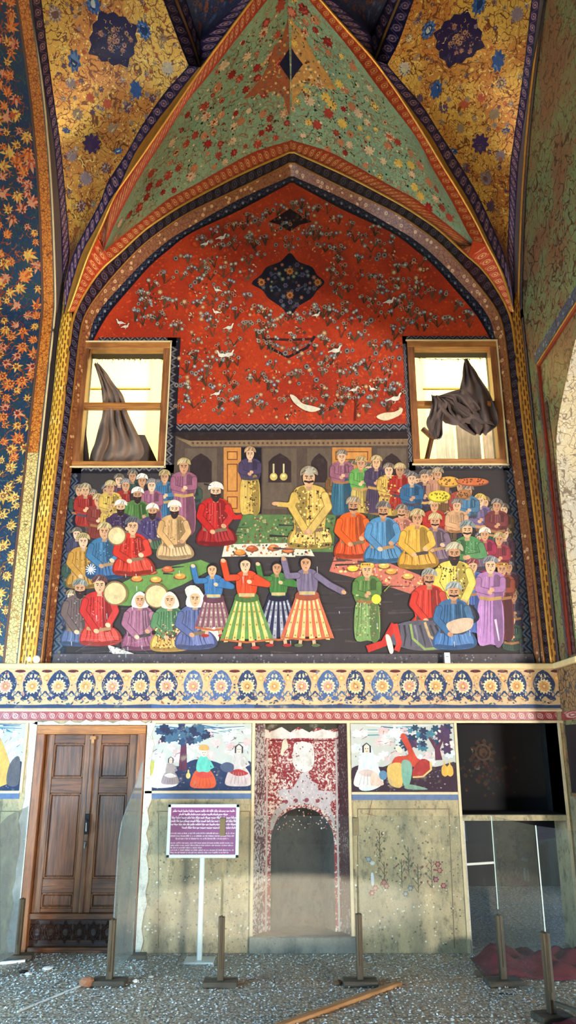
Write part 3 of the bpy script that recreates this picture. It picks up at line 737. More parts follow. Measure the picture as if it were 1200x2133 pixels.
for s in ('L', 'R'):
    gb, bb, grb = fields[s]; mx = (lambda x: x) if s == 'L' else mirx
    for (x, y) in scatter([(mx(a), b) for a, b in GL], 260, 9, 11 if s == 'L' else 12):
        if random.random() < .6: motif(gb, x, y, leafy(random.uniform(.03, .06), random.choice([(112, 60, 32), (150, 76, 36), (120, 96, 50), (236, 206, 120), (240, 214, 130)])))
        else: motif(gb, x, y, fl(random.uniform(.018, .032), random.choice(PALG), random.choice([5, 6, 8])))
    for (x, y), f in fixL: motif(gb, mx(x), y, f)
    # green field
    GP = [(222, 520), (300, 440), (400, 375), (500, 320), (603, 285), (603, -20), (560, 10), (440, 160), (350, 290), (260, 440)]
    GP = [(mx(a) if s == 'R' else a, b) for a, b in GP]
    if s == 'R': GP = [(x + 10 if x > 650 else max(x, 606), y) for x, y in GP]
    cc = (160, 90, 58) if s == 'L' else (196, 142, 76)
    def onvault(x, y, off, bv=grb):
        h = bv.ray_cast(CAMP, ray(x, y).normalized()); q, nn = h[0], h[1]; dx = 0
        while q is None and abs(dx) < 16:
            dx += (1 if x > 604 else -1) * (1 if abs(x - 604) < 30 else 0) or 20
            h = bv.ray_cast(CAMP, ray(x + dx, y).normalized()); q, nn = h[0], h[1]
        if q is None: q, nn = bv.find_nearest(onRib(x, y))[:2]
        return q + (nn if nn.dot(ray(x, y)) < 0 else -nn) * (0.002 + off)
    vp.place = onvault; vp.k = 3.2e-3
    if s == 'L': vp.curved([(603, 20), (596, 50), (585, 85), (570, 95), (560, 130), (545, 160), (520, 190), (507, 203), (540, 198), (575, 188), (590, 200), (599, 235), (603, 238)], cc)
    else: vp.curved([(608, 36), (614, 50), (627, 60), (642, 90), (657, 120), (682, 152), (702, 187), (660, 177), (637, 172), (627, 190), (614, 207), (609, 240)], cc)
    for q in range(90):
        x = random.uniform(545, 600) if s == 'L' else random.uniform(610, 665); y = random.uniform(60 if abs(x - 605) < 28 else 125, 200)
        vp.place = onvault; vp.star(x, y, random.uniform(2, 4), 5, random.choice([(110, 120, 96), (210, 170, 90), (120, 60, 44), (226, 190, 130)]), .4)
    for (x, y) in scatter(GP, 230, 9, 21 if s == 'L' else 22):
        motif(grb, x, y, leafy(random.uniform(.03, .06), random.choice([(60, 84, 56), (54, 66, 46), (140, 96, 58), (166, 84, 56), (170, 178, 130), (58, 100, 66)])))
    pg = [[(168, 66, 48), (212, 130, 96), (150, 50, 40)], [(210, 180, 140), (190, 100, 64), (222, 190, 140), (160, 60, 44)], [(150, 40, 36), (190, 90, 70)], [(190, 120, 80), (216, 176, 120), (150, 80, 50)]]
    if s == 'R': pg += [[(222, 180, 84), (120, 70, 40), (232, 200, 110)]] * 2
    for (x, y) in scatter(GP, 80, 18, 31 if s == 'L' else 32):
        motif(grb, x, y, fl(random.uniform(.03, .075), random.choice(pg), random.choice([7, 8, 10])))
    for (x, y) in scatter(GP, 150, 10, 41 if s == 'L' else 42):
        motif(grb, x, y, fl(random.uniform(.010, .02), [random.choice([(36, 50, 36), (150, 52, 40), (220, 190, 150), (196, 110, 70)])], 5))
    BP = [(400, 0), (418, 75), (490, 0)] if s == 'L' else [(705, 0), (772, 70), (800, 0)]
    for (x, y) in scatter([(a, b - 4) for a, b in BP], 22, 8, 5):
        motif(bb, x, y, fl(random.uniform(.015, .04), random.choice([[(120, 90, 80), (60, 60, 100)], [(84, 104, 140), (150, 120, 90)], [(150, 84, 60), (60, 50, 90)]]), 6))
    if s == 'L':
        vp.place = onvault; vp.k = 6e-3; (lambda: (vp.poly([(603, 98), (594, 112), (581, 133), (592, 150), (603, 166)], (28, 32, 56)), vp.poly([(603, 108), (596, 120), (588, 133), (596, 146), (603, 155)], (80, 96, 104)), vp.poly([(603, 122), (596, 133), (603, 145)], (196, 130, 50))))()
    else:
        vp.place = onvault; vp.k = 6e-3; (lambda: (vp.poly([(608, 98), (616, 112), (632, 133), (619, 150), (608, 166)], (28, 32, 56)), vp.poly([(608, 108), (613, 120), (623, 133), (615, 146), (608, 155)], (80, 96, 104)), vp.poly([(608, 122), (616, 133), (608, 145)], (196, 130, 50))))()
vp.build('painted_ornament', M['vault_paint'], ceil)
struct(obj('ceiling_top', B(-7, 7, -10, 0.5, 9.9, 10.0), M['dark_void'])).name = 'ceiling'

# ---- left transverse arch: flat pier that curves forward into the soffit
wleft = empty('wall_left'); struct(wleft)
Z0 = 2.42
def pier_curve(X, dy=0.0, dn=0.0):
    pts = [Vector((X, dy, Z0)), Vector((X, dy, 4.2)), Vector((X, dy, 5.6))] + [Vector((X, y + dy - dn * 0.7 * min(1, max(0, (z - 6.1))), z - dn * min(1, max(0, z - 6.1)))) for z, y in SY]
    return crom(pts, 6)
loft([pier_curve(-4.6), pier_curve(-3.6), pier_curve(-2.665)], 'blue_soffit', M['soffit_field'], wleft, 140)
loft([pier_curve(-2.665, -0.01), pier_curve(-2.555, -0.01)], 'orange_border', M['orange_band'], wleft, 140)
loft([pier_curve(-2.69, -0.014), pier_curve(-2.665, -0.014)], 'brown_line', m_plain('brown_line', (96, 64, 46)), wleft, 140)
loft([pier_curve(-2.555, -0.02), pier_curve(-2.535, -0.02)], 'grey_line', m_plain('grey_line', (92, 88, 92)), wleft, 140)
bm = bmesh.new(); tube(bm, pier_curve(-2.532, -0.03), 0.011, 6); obj('cream_line', bm, M['cream'], wleft, True)
# cream lower part of the border
loft([[Vector((-2.67, -0.013, Z0)), Vector((-2.67, -0.013, 4.55))], [Vector((-2.55, -0.013, Z0)), Vector((-2.55, -0.013, 4.55))]], 'cream_border', M['cream_band'], wleft, 30)
# gold bundle (rope) between border and arch, both sides
def bundle(sg):
    lo = [(41, 1385), (75, 1100), (107, 850), (120, 715), (129, 650), (134, 590)]; hi = [(71, 1385), (102, 1100), (131, 850), (145, 700), (149, 655), (138, 588)]
    a = wall(lo, -0.012); b = wall(hi, -0.012)
    if sg > 0: a, b = mir(a), mir(b)
    return a, b
pa, pb = bundle(-1); pm = [(p.lerp(q, .5) + Vector((0, -.035, 0))) for p, q in zip(resample(pa, 60), resample(pb, 60))]
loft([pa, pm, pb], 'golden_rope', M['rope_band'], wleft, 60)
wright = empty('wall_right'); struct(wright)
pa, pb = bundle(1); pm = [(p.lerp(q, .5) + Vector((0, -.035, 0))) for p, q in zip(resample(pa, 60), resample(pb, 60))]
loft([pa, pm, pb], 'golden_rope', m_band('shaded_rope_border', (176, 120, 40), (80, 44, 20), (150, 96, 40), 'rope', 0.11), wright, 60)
# wall behind the bundles
obj('pier_face', boxes([(-4.6, -2.30, 0.015, 0.3, 2.42, 6.7), (2.39, 3.4, 0.015, 0.3, 2.42, 6.7)]), M['mural_ground'], wb)
# blue soffit ornament
bvL = None
so = [c2 for c2 in wleft.children if c2.name.startswith('blue_soffit')][0]
bvL = BVHTree.FromPolygons([v.co.copy() for v in so.data.vertices], [tuple(p.vertices) for p in so.data.polygons])
pp = vp; vp = Painter(None)
SP = [(-20, -10), (20, -10), (62, 300), (84, 640), (66, 850), (50, 1000), (2, 1370), (-20, 1370)]
for (x, y) in scatter(SP, 420, 9, 51):
    warm = (1 if y < 960 else 0)
    motif(bvL, x, y, leafy(random.uniform(.03, .065), random.choice([(176, 96, 50), (70, 88, 80), (52, 80, 70), (150, 84, 56)] if warm else [(200, 160, 70), (70, 96, 110), (190, 140, 60)])))
for (x, y) in scatter(SP, 150, 17, 52):
    if y < 960: motif(bvL, x, y, palm(random.uniform(.055, .105), random.choice([[(196, 92, 44), (224, 140, 70), (150, 56, 30), (230, 170, 110)], [(186, 80, 50), (216, 150, 110), (130, 40, 40)], [(204, 120, 50), (226, 180, 90), (140, 70, 40)]])))
    else: motif(bvL, x, y, palm(random.uniform(.055, .105), [(206, 158, 66), (226, 190, 110), (150, 90, 50), (230, 200, 130)]))
for (x, y) in scatter([(-430, 0), (-22, 0), (-22, 1380), (-430, 1380)], 640, 24, 53):
    if random.random() < .5: motif(bvL, x, y, leafy(random.uniform(.03, .065), (176, 96, 50) if y < 960 else (200, 160, 70)))
    else: motif(bvL, x, y, palm(random.uniform(.055, .105), [(196, 92, 44), (224, 140, 70), (150, 56, 30), (230, 170, 110)] if y < 960 else [(206, 158, 66), (226, 190, 110), (150, 90, 50), (230, 200, 130)]))
vp.build('painted_ornament', M['vault_paint'], wleft)

# ---- right side wall: plane X=2.53 with the arched opening
op = [onX(x, y, XR) for x, y in [(1200, 690), (1180, 790), (1165, 860), (1158, 925), (1157, 960)]]
arc = []
YJ, YF = -0.56, -8.3
near = [(-.56, 4.0), (-.565, 4.2), (-.60, 4.4), (-.68, 4.54), (-.78, 4.65), (-.90, 4.76), (-1.04, 4.87), (-1.2, 5.0), (-1.38, 5.13), (-1.7, 5.21), (-2.3, 5.25), (-3.2, 5.27)]
arc = near + [(YF + YJ - y, z) for y, z in near[::-1]]
bm = bmesh.new()
hole = [(YJ, 0.0)] + arc + [(YF, 0.0)]
outer_top = [(y, z) for z, y in SY]
# wall = strips from opening edge up to the vault curve
yy = [0.0, -0.2, -0.4, YJ + 0.0] + [a[0] for a in arc[1:]] + [YF - 0.3, -9.4]
def ztop(y):
    pts = SY[1:] ; 
    if y > pts[0][1]: return pts[0][0] + 0.3
    for (z0, y0), (z1, y1) in zip(pts, pts[1:]):
        if y1 <= y <= y0: return z0 + (z1 - z0) * (y0 - y) / (y0 - y1)
    return 9.45
def zbot(y):
    if y > YJ or y < YF: return 0.0
    for (ya, za), (yb, zb) in zip(arc, arc[1:]):
        if yb <= y <= ya: return za + (zb - za) * (ya - y) / max(1e-6, ya - yb)
    return 0.0
vs = {}
cols = []
for y in yy:
    b0_ = zbot(y)
    cols.append((y, b0_, ztop(y)))
front = []
for (y0, za, zb), (y1, zc, zd) in zip(cols, cols[1:]):
    if y0 >= YJ and y1 >= YJ: za = zc = 0
    if y0 >= YJ > y1: za = arc[0][1] if abs(y0 - YJ) < 1e-6 else 0
    if y0 <= YF: za = zc = 0
    q = [bm.verts.new((XR, y0, za)), bm.verts.new((XR, y1, zc)), bm.verts.new((XR, y1, zd)), bm.verts.new((XR, y0, zb))]
    bm.faces.new(q)
bmesh.ops.remove_doubles(bm, verts=bm.verts, dist=1e-4)
r = bmesh.ops.extrude_face_region(bm, geom=list(bm.faces))
bmesh.ops.translate(bm, vec=(0.35, 0, 0), verts=[v for v in r['geom'] if isinstance(v, bmesh.types.BMVert)])
obj('painted_wall', bm, M['side_green'], wright)
# bright jamb of the opening, splayed outwards
jm = []
for x, dy in ((XR + 0.002, -0.004), (XR + 1.3, -0.25)):
    jm.append([Vector((x, YJ + dy, 0.0)), Vector((x, YJ + dy, 3.9))] + [Vector((x, a[0] + dy, a[1])) for a in arc[1:12]])
loft(jm, 'patterned_jamb', M['jamb'], wright, 60, smooth=False)
# mouldings on the side wall beside the corner
def vstrip(name, y0, y1, z0, z1, mat, x=XR - 0.006):
    return loft([[Vector((x, y0, z0)), Vector((x, y0, z1))], [Vector((x, y1, z0)), Vector((x, y1, z1))]], name, mat, wright, 20, smooth=False)
def sidefollow(d0, d1, x=XR - 0.008):
    def cv(d): return [Vector((x, -d, Z0)), Vector((x, -d, 5.9))] + [Vector((x, y - d, z - d * .3)) for z, y in SY]
    return [crom(cv(d0), 5), crom(cv(d1), 5)]
loft(sidefollow(0.0, 0.05), 'maroon_border', M['maroon_band'], wright, 90)
loft(sidefollow(0.05, 0.12, XR - 0.007), 'dark_border', M['leaf_band'], wright, 90)
bm = bmesh.new(); tube(bm, sidefollow(0.0, 0.1, XR - 0.01)[0], 0.014, 6); obj('gilded_edge', bm, M['gold'], wright, True)
# rectangular moulded surround of the opening
bm = bmesh.new()
tube(bm, [(XR - .01, -0.42, 2.45), (XR - .01, -0.42, 5.33), (XR - .01, -5.3, 5.36)], 0.022, 6)
obj('red_moulding', bm, m_plain('red_moulding', (120, 44, 26), 0.3), wright)
bm = bmesh.new()
tube(bm, [(XR - .01, -0.385, 2.45), (XR - .01, -0.385, 5.365), (XR - .01, -5.3, 5.395)], 0.009, 6)
obj('gilded_line', bm, M['gold'], wright)
vstrip('dark_border', -0.29, -0.36, 2.45, 5.3, M['leaf_band'], XR - .005)
vstrip('dark_border', -0.45, -0.53, 2.45, 4.9, M['maroon_band'], XR - .005)
loft([[Vector((XR - .005, -.30, 5.40)), Vector((XR - .005, -5.2, 5.44))], [Vector((XR - .005, -.30, 5.52)), Vector((XR - .005, -5.2, 5.56))]], 'grey_blue_border', m_band('grey_blue_border', (84, 96, 110), (140, 150, 160), (60, 60, 74), 'scroll', .08), wright, 40)
# lower side wall trims (continuing the cornice, frieze and dado)
obj('side_cornice', B(XR - 0.05, XR, -0.62, 0.0, 2.368, 2.42, bev=.006), M['cream'], wright)
vstrip('side_frieze', 0.0, -0.58, 2.0, 2.36, m_band('side_frieze_paint', (150, 116, 76), (70, 74, 84), (60, 40, 40), 'scroll', .1), XR - .004)
vstrip('side_red_band', 0.0, -0.58, 1.90, 1.98, M['brown_scroll'], XR - .004)
vstrip('side_dado', 0.0, -0.58, 0.0, 1.25, M['plaster'], XR - .004)
vstrip('side_dark_panel', -0.06, -0.5, 1.28, 1.86, m_plain('dark_panel_paint', (40, 30, 34), 0.6), XR - .004)

# ---- niche in the lower wall
nic = empty('niche'); struct(nic); nic.name = 'wall_back_niche'
nx0, nx1, nz0, nz1, ny = -0.30, 0.54, 0.13, 1.876, 0.16
ix0, ix1 = -0.215, 0.47
def quad(name, pts, mat, par, n=1):
    me = bpy.data.meshes.new(name); me.from_pydata([tuple(p) for p in pts], [], [tuple(range(len(pts)))])
    return obj(name, me, mat, par)
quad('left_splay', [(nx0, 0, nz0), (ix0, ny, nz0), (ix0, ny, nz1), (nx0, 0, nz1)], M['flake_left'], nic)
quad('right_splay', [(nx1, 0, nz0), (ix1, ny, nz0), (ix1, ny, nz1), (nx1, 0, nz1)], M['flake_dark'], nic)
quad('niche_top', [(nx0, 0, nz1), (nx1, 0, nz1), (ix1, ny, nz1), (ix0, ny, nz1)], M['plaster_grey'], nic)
ax0, ax1, asp_, atop = -0.155, 0.415, 0.86, 1.14
acx, ar = (ax0 + ax1) / 2, (ax1 - ax0) / 2
archp = [(acx + ar * math.cos(PI - PI * i / 24), asp_ + (atop - asp_) * math.sin(PI * i / 24)) for i in range(25)]
pts = [(ix0, nz0), (ax0, nz0), (ax0, asp_)] + archp[1:-1] + [(ax1, asp_), (ax1, nz0), (ix1, nz0), (ix1, nz1), (ix0, nz1)]
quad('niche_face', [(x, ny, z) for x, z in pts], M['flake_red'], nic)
# deep half-round inside
bm = bmesh.new(); rows = []
prof = [(ax0 + (ax1 - ax0) * i / 20) for i in range(21)]
def halfr(i): a = PI * i / 20; return (acx - ar * math.cos(a), ny + 0.30 * math.sin(a))
zs = [0.10 + (asp_ - 0.10) * j / 8 for j in range(9)]
for z in zs: rows.append([bm.verts.new((halfr(i)[0], halfr(i)[1], z)) for i in range(21)])
for j in range(1, 9):
    b = PI / 2 * j / 8
    rows.append([bm.verts.new((acx - ar * math.cos(b) * math.cos(PI * i / 20), ny + 0.30 * math.sin(PI * i / 20) * math.cos(b), asp_ + (atop - asp_) * math.sin(b))) for i in range(21)])
for a_, b_ in zip(rows, rows[1:]):
    for i in range(20): bm.faces.new((a_[i], a_[i + 1], b_[i + 1], b_[i]))
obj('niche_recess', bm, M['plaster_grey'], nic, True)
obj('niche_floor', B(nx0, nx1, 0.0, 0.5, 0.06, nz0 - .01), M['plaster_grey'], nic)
obj('niche_sill', B(-0.33, 0.60, -0.035, 0.02, 0.0, 0.125, bev=.006), m_plaster('blue_grey_sill_plaster', (112, 116, 108), (92, 98, 94), (70, 76, 74)), nic)
npn = Painter(lambda x, z, o: (x, ny - 0.002 - o, z))
WHT = (200, 190, 182); WH2 = (176, 166, 166)
npn.blob([(ix0, 1.87), (ix0 + .04, 1.80), (ix0 + .10, 1.825), (ix0 + .17, 1.85), (ix0 + .24, 1.80), (.16, 1.84), (.24, 1.805), (.33, 1.83), (.42, 1.80), (.47, 1.81), (.46, 1.755), (.30, 1.745), (.12, 1.75), (-.05, 1.742), (-.2, 1.75), (ix0, 1.78)], WHT, 2)
npn.poly([(ix0, 1.876), (ix1, 1.876), (ix1, 1.835), (.36, 1.82), (.28, 1.845), (.20, 1.80), (.10, 1.85), (.02, 1.80), (-.06, 1.85), (-.16, 1.81), (ix0, 1.83)], (52, 48, 36))
npn.poly([(ix0 + .05, 1.735), (ix1 - .02, 1.735), (ix1 - .02, 1.72), (ix0 + .05, 1.72)], (110, 20, 30))
npn.blob([(0.06, 1.70), (.12, 1.715), (.22, 1.70), (.245, 1.60), (.235, 1.50), (.2, 1.46), (.13, 1.45), (.07, 1.48), (.04, 1.55), (.05, 1.64)], (196, 190, 184), 3)
npn.blob([(.13, 1.44), (.19, 1.44), (.21, 1.38), (.27, 1.34), (.29, 1.29), (.40, 1.28), (.44, 1.22), (.38, 1.17), (.42, 1.05), (.425, .96), (.38, 1.06), (.30, 1.13), (.20, 1.165), (.10, 1.165), (.0, 1.14), (-.09, 1.06), (-.145, .95), (-.16, 1.0), (-.12, 1.12), (-.03, 1.20), (-.09, 1.26), (-.06, 1.30), (.03, 1.30), (.08, 1.36)], WH2, 3)
npn.blob([(-.02, 1.74), (.0, 1.68), (-.03, 1.63), (-.07, 1.60), (-.06, 1.66), (-.05, 1.72)], (206, 186, 160), 3)
for x, z in ((.07, 1.20), (.17, 1.205), (.27, 1.20), (-.02, 1.19)): npn.ell(x, z, .022, .018, (120, 62, 70), .3)
for i in range(520):
    x = random.uniform(ix0, ix1); z = random.uniform(.95, 1.72)
    npn.star(x, z, random.uniform(.003, .010), 4, random.choice([(206, 190, 182), (190, 150, 146), (96, 22, 30), (120, 24, 34), (220, 206, 196)]), 0.6, random.uniform(0, 3))
for x0 in (ix0 + .012, ix1 - .03):
    npn.poly([(x0, nz0), (x0 + .018, nz0), (x0 + .018, 1.73), (x0, 1.73)], (176, 160, 160))
npn.build('flaked_painting', M['paint_dry'], nic)
nic.name = 'niche'

# ---- right recess: dark upper niche, timber beam, opening to the dark room behind
rc = empty('wall_back'); struct(rc)
X0, X1 = 1.545, 2.48
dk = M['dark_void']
obj('recess_shell', boxes([(X0 - .02, X0, 0.0, 0.55, 1.09, 1.9), (X1, X1 + .02, 0.0, 0.55, 1.09, 1.9), (X0, X1, 0.5, 0.55, 1.09, 1.9), (X0, X1, 0.0, 0.55, 1.885, 1.93), (X0, X1, 0.04, 0.55, 1.085, 1.095)]), m_plain('shade_blackened_recess', (10, 8, 12), 0.8), rc)  # shell colour blackened to carry the shade inside the recess
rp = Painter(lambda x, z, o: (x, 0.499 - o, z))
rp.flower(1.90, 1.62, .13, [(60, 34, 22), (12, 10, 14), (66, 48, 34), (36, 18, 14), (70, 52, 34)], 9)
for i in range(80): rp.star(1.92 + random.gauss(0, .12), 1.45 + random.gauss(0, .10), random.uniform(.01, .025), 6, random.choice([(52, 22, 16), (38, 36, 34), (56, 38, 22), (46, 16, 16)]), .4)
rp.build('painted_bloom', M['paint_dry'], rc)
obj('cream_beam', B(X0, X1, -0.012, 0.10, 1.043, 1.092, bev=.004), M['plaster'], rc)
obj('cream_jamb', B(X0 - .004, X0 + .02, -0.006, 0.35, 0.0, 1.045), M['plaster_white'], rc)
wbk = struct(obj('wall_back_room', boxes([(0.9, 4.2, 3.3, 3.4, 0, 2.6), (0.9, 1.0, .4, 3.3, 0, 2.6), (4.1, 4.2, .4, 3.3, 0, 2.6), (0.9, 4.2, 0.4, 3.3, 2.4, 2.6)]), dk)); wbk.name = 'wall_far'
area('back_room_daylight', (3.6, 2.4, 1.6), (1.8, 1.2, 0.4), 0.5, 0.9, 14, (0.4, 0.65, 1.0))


# ================================================================== WALL PAINTINGS
# ---- red lunette above the banquet mural
def pane(name, pts, Y, mat, parent=None):
    me = bpy.data.meshes.new(name); me.from_pydata([tuple(p) for p in pts], [], [tuple(range(len(pts)))])
    ul = me.uv_layers.new(name='UVMap')
    return obj(name, me, mat, parent)
YP = YM - 0.002
lun = [p for p in both(cRi) if p.z > 5.9]
pts = [(p.x, YP, p.z) for p in lun]
zb = onY(600, 885, YP).z
x1, x0 = onY(845, 800, YP).x, onY(362, 800, YP).x
pts = pts + [(x1, YP, 5.93), (x1, YP, zb), (x0, YP, zb), (x0, YP, 5.93)]
lunette = pane('red_arch_painting', pts, YP, M['red_field'])
tag(lunette, 'red painted arch panel of flowers and birds between the two windows', 'painting')
lp = Painter(lambda x, y, o: onY(x, y, YP - o))
RL = [(300, 600), (400, 505), (500, 455), (610, 400), (720, 450), (820, 500), (920, 590), (990, 680), (840, 690), (838, 870), (370, 870), (362, 690), (235, 680)]
lp.blob([(604, 527), (622, 545), (650, 556), (660, 572), (676, 588), (660, 606), (648, 622), (622, 638), (604, 658), (586, 640), (560, 622), (546, 604), (524, 590), (544, 572), (556, 556), (584, 545)], (20, 18, 30), 4)
for (x, y) in scatter([(604, 534), (668, 588), (604, 650), (532, 588)], 46, 8, 3):
    lp.flower(x, y, random.uniform(3, 6), random.choice([[(58, 74, 98), (110, 96, 84)], [(110, 66, 60), (160, 110, 80)], [(60, 84, 70), (140, 120, 90)], [(90, 80, 90), (50, 50, 80)]]), 6)
for x, y in ((604, 565), (604, 615), (545, 588), (662, 588)): lp.flower(x, y, 9, [(150, 80, 40), (196, 130, 50), (120, 60, 40)], 8)
for x, y in ((575, 575), (633, 575), (575, 602), (633, 602)): lp.line([(x - 12, y), (x, y - 6), (x + 10, y + 4)], 4, (60, 66, 90))
lp.line([(548, 700), (562, 724), (600, 744), (640, 724), (656, 700)], 6, (34, 20, 28), False)
lp.line([(556, 706), (604, 708), (650, 706)], 5, (60, 24, 28), False)
for x in range(556, 652, 9): lp.flower(x, 712 + 16 * (1 - abs(x - 604) / 50), 4, [(90, 84, 90), (150, 100, 70)], 5)
lp.poly([(560, 462), (580, 450), (604, 434), (628, 450), (650, 462), (625, 468), (604, 482), (582, 468)], (30, 18, 26))
for x in range(572, 640, 8): lp.star(x, 458 + random.uniform(-6, 6), 3, 5, (90, 60, 50))
for (x, y) in scatter(RL, 560, 8.5, 61):
    if ((x - 604) / 80) ** 2 + ((y - 590) / 68) ** 2 < 1: continue
    t = random.random(); fade = 0.55 if y < 620 and x > 620 else 1.0
    if t < 0.55:     # plant tuft with blooms
        h = random.uniform(8, 20); g = random.choice([(64, 52, 32), (84, 74, 52), (50, 50, 36), (96, 60, 40)])
        for q in range(random.randint(3, 6)):
            a = random.uniform(-1.1, 1.1); ex, ey = x + h * math.sin(a), y - h * math.cos(a)
            lp.line([(x, y + 4), ((x + ex) / 2 + 1, (y + ey) / 2), (ex, ey)], 2.0, g)
            lp.flower(ex, ey, random.uniform(2.5, 4.8), random.choice([[(150, 138, 118), (80, 60, 52)], [(112, 118, 112), (196, 176, 140)], [(170, 110, 84), (90, 40, 34)], [(84, 98, 116), (170, 160, 150)]]), 6)
    elif t < 0.8:
        for q in range(random.randint(3, 7)):
            lp.ell(x + random.uniform(-7, 7), y + random.uniform(-6, 6), random.uniform(1.2, 3.4), random.uniform(1, 2), random.choice([(196, 170, 130), (70, 44, 36), (54, 60, 50), (150, 110, 80)]), random.uniform(0, 3), 6)
    else:
        lp.flower(x, y, random.uniform(4, 7), random.choice([[(84, 96, 100), (150, 140, 120), (70, 40, 40)], [(150, 100, 70), (200, 160, 110)]]), 8)
def bird(x, y, s, d, col=(214, 206, 186)):
    lp.blob([(x - 8 * s * d, y + 1 * s), (x - 3 * s * d, y - 3 * s), (x + 3 * s * d, y - 3 * s), (x + 6 * s * d, y - 8 * s), (x + 9 * s * d, y - 8.5 * s), (x + 7 * s * d, y - 4 * s), (x + 5 * s * d, y + 2 * s), (x - 2 * s * d, y + 3.5 * s)], col, 3)
    lp.line([(x - 5 * s * d, y), (x - 13 * s * d, y + 3 * s)], 3 * s, col); lp.line([(x, y + 3 * s), (x - s, y + 7 * s)], 1, col, False)
for a in [(462, 495, 1, 1), (428, 508, .8, 1), (452, 604, .8, -1), (450, 650, .8, -1), (478, 682, 1, 1), (462, 740, 1.2, -1), (478, 738, 1.1, 1), (700, 730, 1.3, 1), (738, 812, .9, 1), (824, 830, 1.4, 1), (250, 672, .9, -1), (262, 680, .8, 1), (812, 628, 1.1, 1), (660, 656, .8, 1), (452, 820, .9, 1), (776, 810, .8, -1)]: bird(*a)
lp.blob([(604, 822), (616, 826), (630, 840), (652, 846), (668, 852), (650, 858), (630, 852), (612, 838)], (206, 196, 170), 4)
lp.blob([(784, 868), (800, 860), (822, 858), (838, 850), (836, 862), (818, 872), (800, 876)], (214, 196, 160), 3)
lp.line([(740, 876), (742, 840), (735, 815)], 4, (90, 30, 20)); lp.line([(742, 850), (752, 838)], 2, (90, 30, 20))
for x in (360, 846): pass
lp.build('painted_birds_and_flowers', M['paint'], lunette)
# borders round lunette / windows
def bstrip(x0, x1, y0, y1, mat=M['leaf_band'], name='leaf_border'):
    a, b = onY(x0, y0, YP - .003), onY(x1, y1, YP - .003)
    if abs(x1 - x0) > abs(y1 - y0): cur = [[Vector((a.x, a.y, a.z)), Vector((b.x, a.y, a.z))], [Vector((a.x, a.y, b.z)), Vector((b.x, a.y, b.z))]]
    else: cur = [[Vector((a.x, a.y, a.z)), Vector((a.x, a.y, b.z))], [Vector((b.x, a.y, a.z)), Vector((b.x, a.y, b.z))]]
    return loft(cur, name, mat, wb, 20, smooth=False)
bstrip(346, 862, 883, 901); bstrip(349, 367, 703, 901); bstrip(838, 857, 700, 901)
bstrip(205, 367, 703, 722); bstrip(838, 1018, 700, 716); bstrip(346, 362, 883, 986); bstrip(848, 866, 883, 980)
bstrip(140, 362, 968, 986); bstrip(850, 1062, 962, 980)

# ---- the banquet mural: a plain generic crowd of robed people at a feast
mur = pane('banquet_mural', [onY(108, 1386, YP), onY(1118, 1386, YP), onY(1062, 980, YP), onY(858, 980, YP), onY(850, 900, YP), onY(358, 900, YP), onY(354, 985, YP), onY(150, 985, YP)], YP, m_plain('dark_ground_paint', (46, 38, 38), 0.75, 0, 0.3, 7))
tag(mur, 'large wall painting of a robed crowd feasting and dancing, above the cornice', 'painting')
mp = Painter(lambda x, y, o: onY(x, y, YP - o))
mp.poly([(358, 902), (850, 902), (850, 1075), (358, 1075)], (82, 66, 56))
mp.poly([(358, 902), (850, 902), (850, 914), (395, 918), (358, 905)], (44, 28, 26))
mp.poly([(395, 918), (850, 914), (850, 928), (400, 930), (368, 912)], (130, 104, 76))
for i in range(46): mp.star(402 + i * 9.7, 923, 3, 5, (86, 62, 50))
for x0_, x1_ in ((385, 452), (548, 618), (640, 690), (786, 846)):
    mp.poly([(x0_, 934), (x1_, 934), (x1_, 1060), (x0_, 1060)], (96, 80, 66))
    c_ = (x0_ + x1_) / 2; h_ = (x1_ - x0_) * .34
    mp.poly([(c_ - h_, 1005), (c_ - h_, 962), (c_ - h_ * .6, 952), (c_, 944), (c_ + h_ * .6, 952), (c_ + h_, 962), (c_ + h_, 1005)], (48, 34, 34))
def pdoor(x0_, x1_):
    mp.poly([(x0_, 932), (x1_, 932), (x1_, 1068), (x0_, 1068)], (190, 126, 62))
    for ya, yb in ((940, 958), (966, 1024), (1034, 1060)):
        mp.poly([(x0_ + 7, ya), (x1_ - 7, ya), (x1_ - 7, yb), (x0_ + 7, yb)], (110, 62, 30)); mp.poly([(x0_ + 9, ya + 2), (x1_ - 9, ya + 2), (x1_ - 9, yb - 2), (x0_ + 9, yb - 2)], (196, 134, 68))
pdoor(466, 502); pdoor(692, 774)
mp.poly([(503, 932), (545, 932), (545, 1070), (503, 1070)], (24, 20, 28))
for x in (570, 591):
    mp.ell(x, 993, 8, 8, (190, 164, 92)); mp.line([(x, 985), (x, 966)], 3.4, (200, 186, 140), False); mp.ell(x, 991, 4, 3, (226, 206, 140))
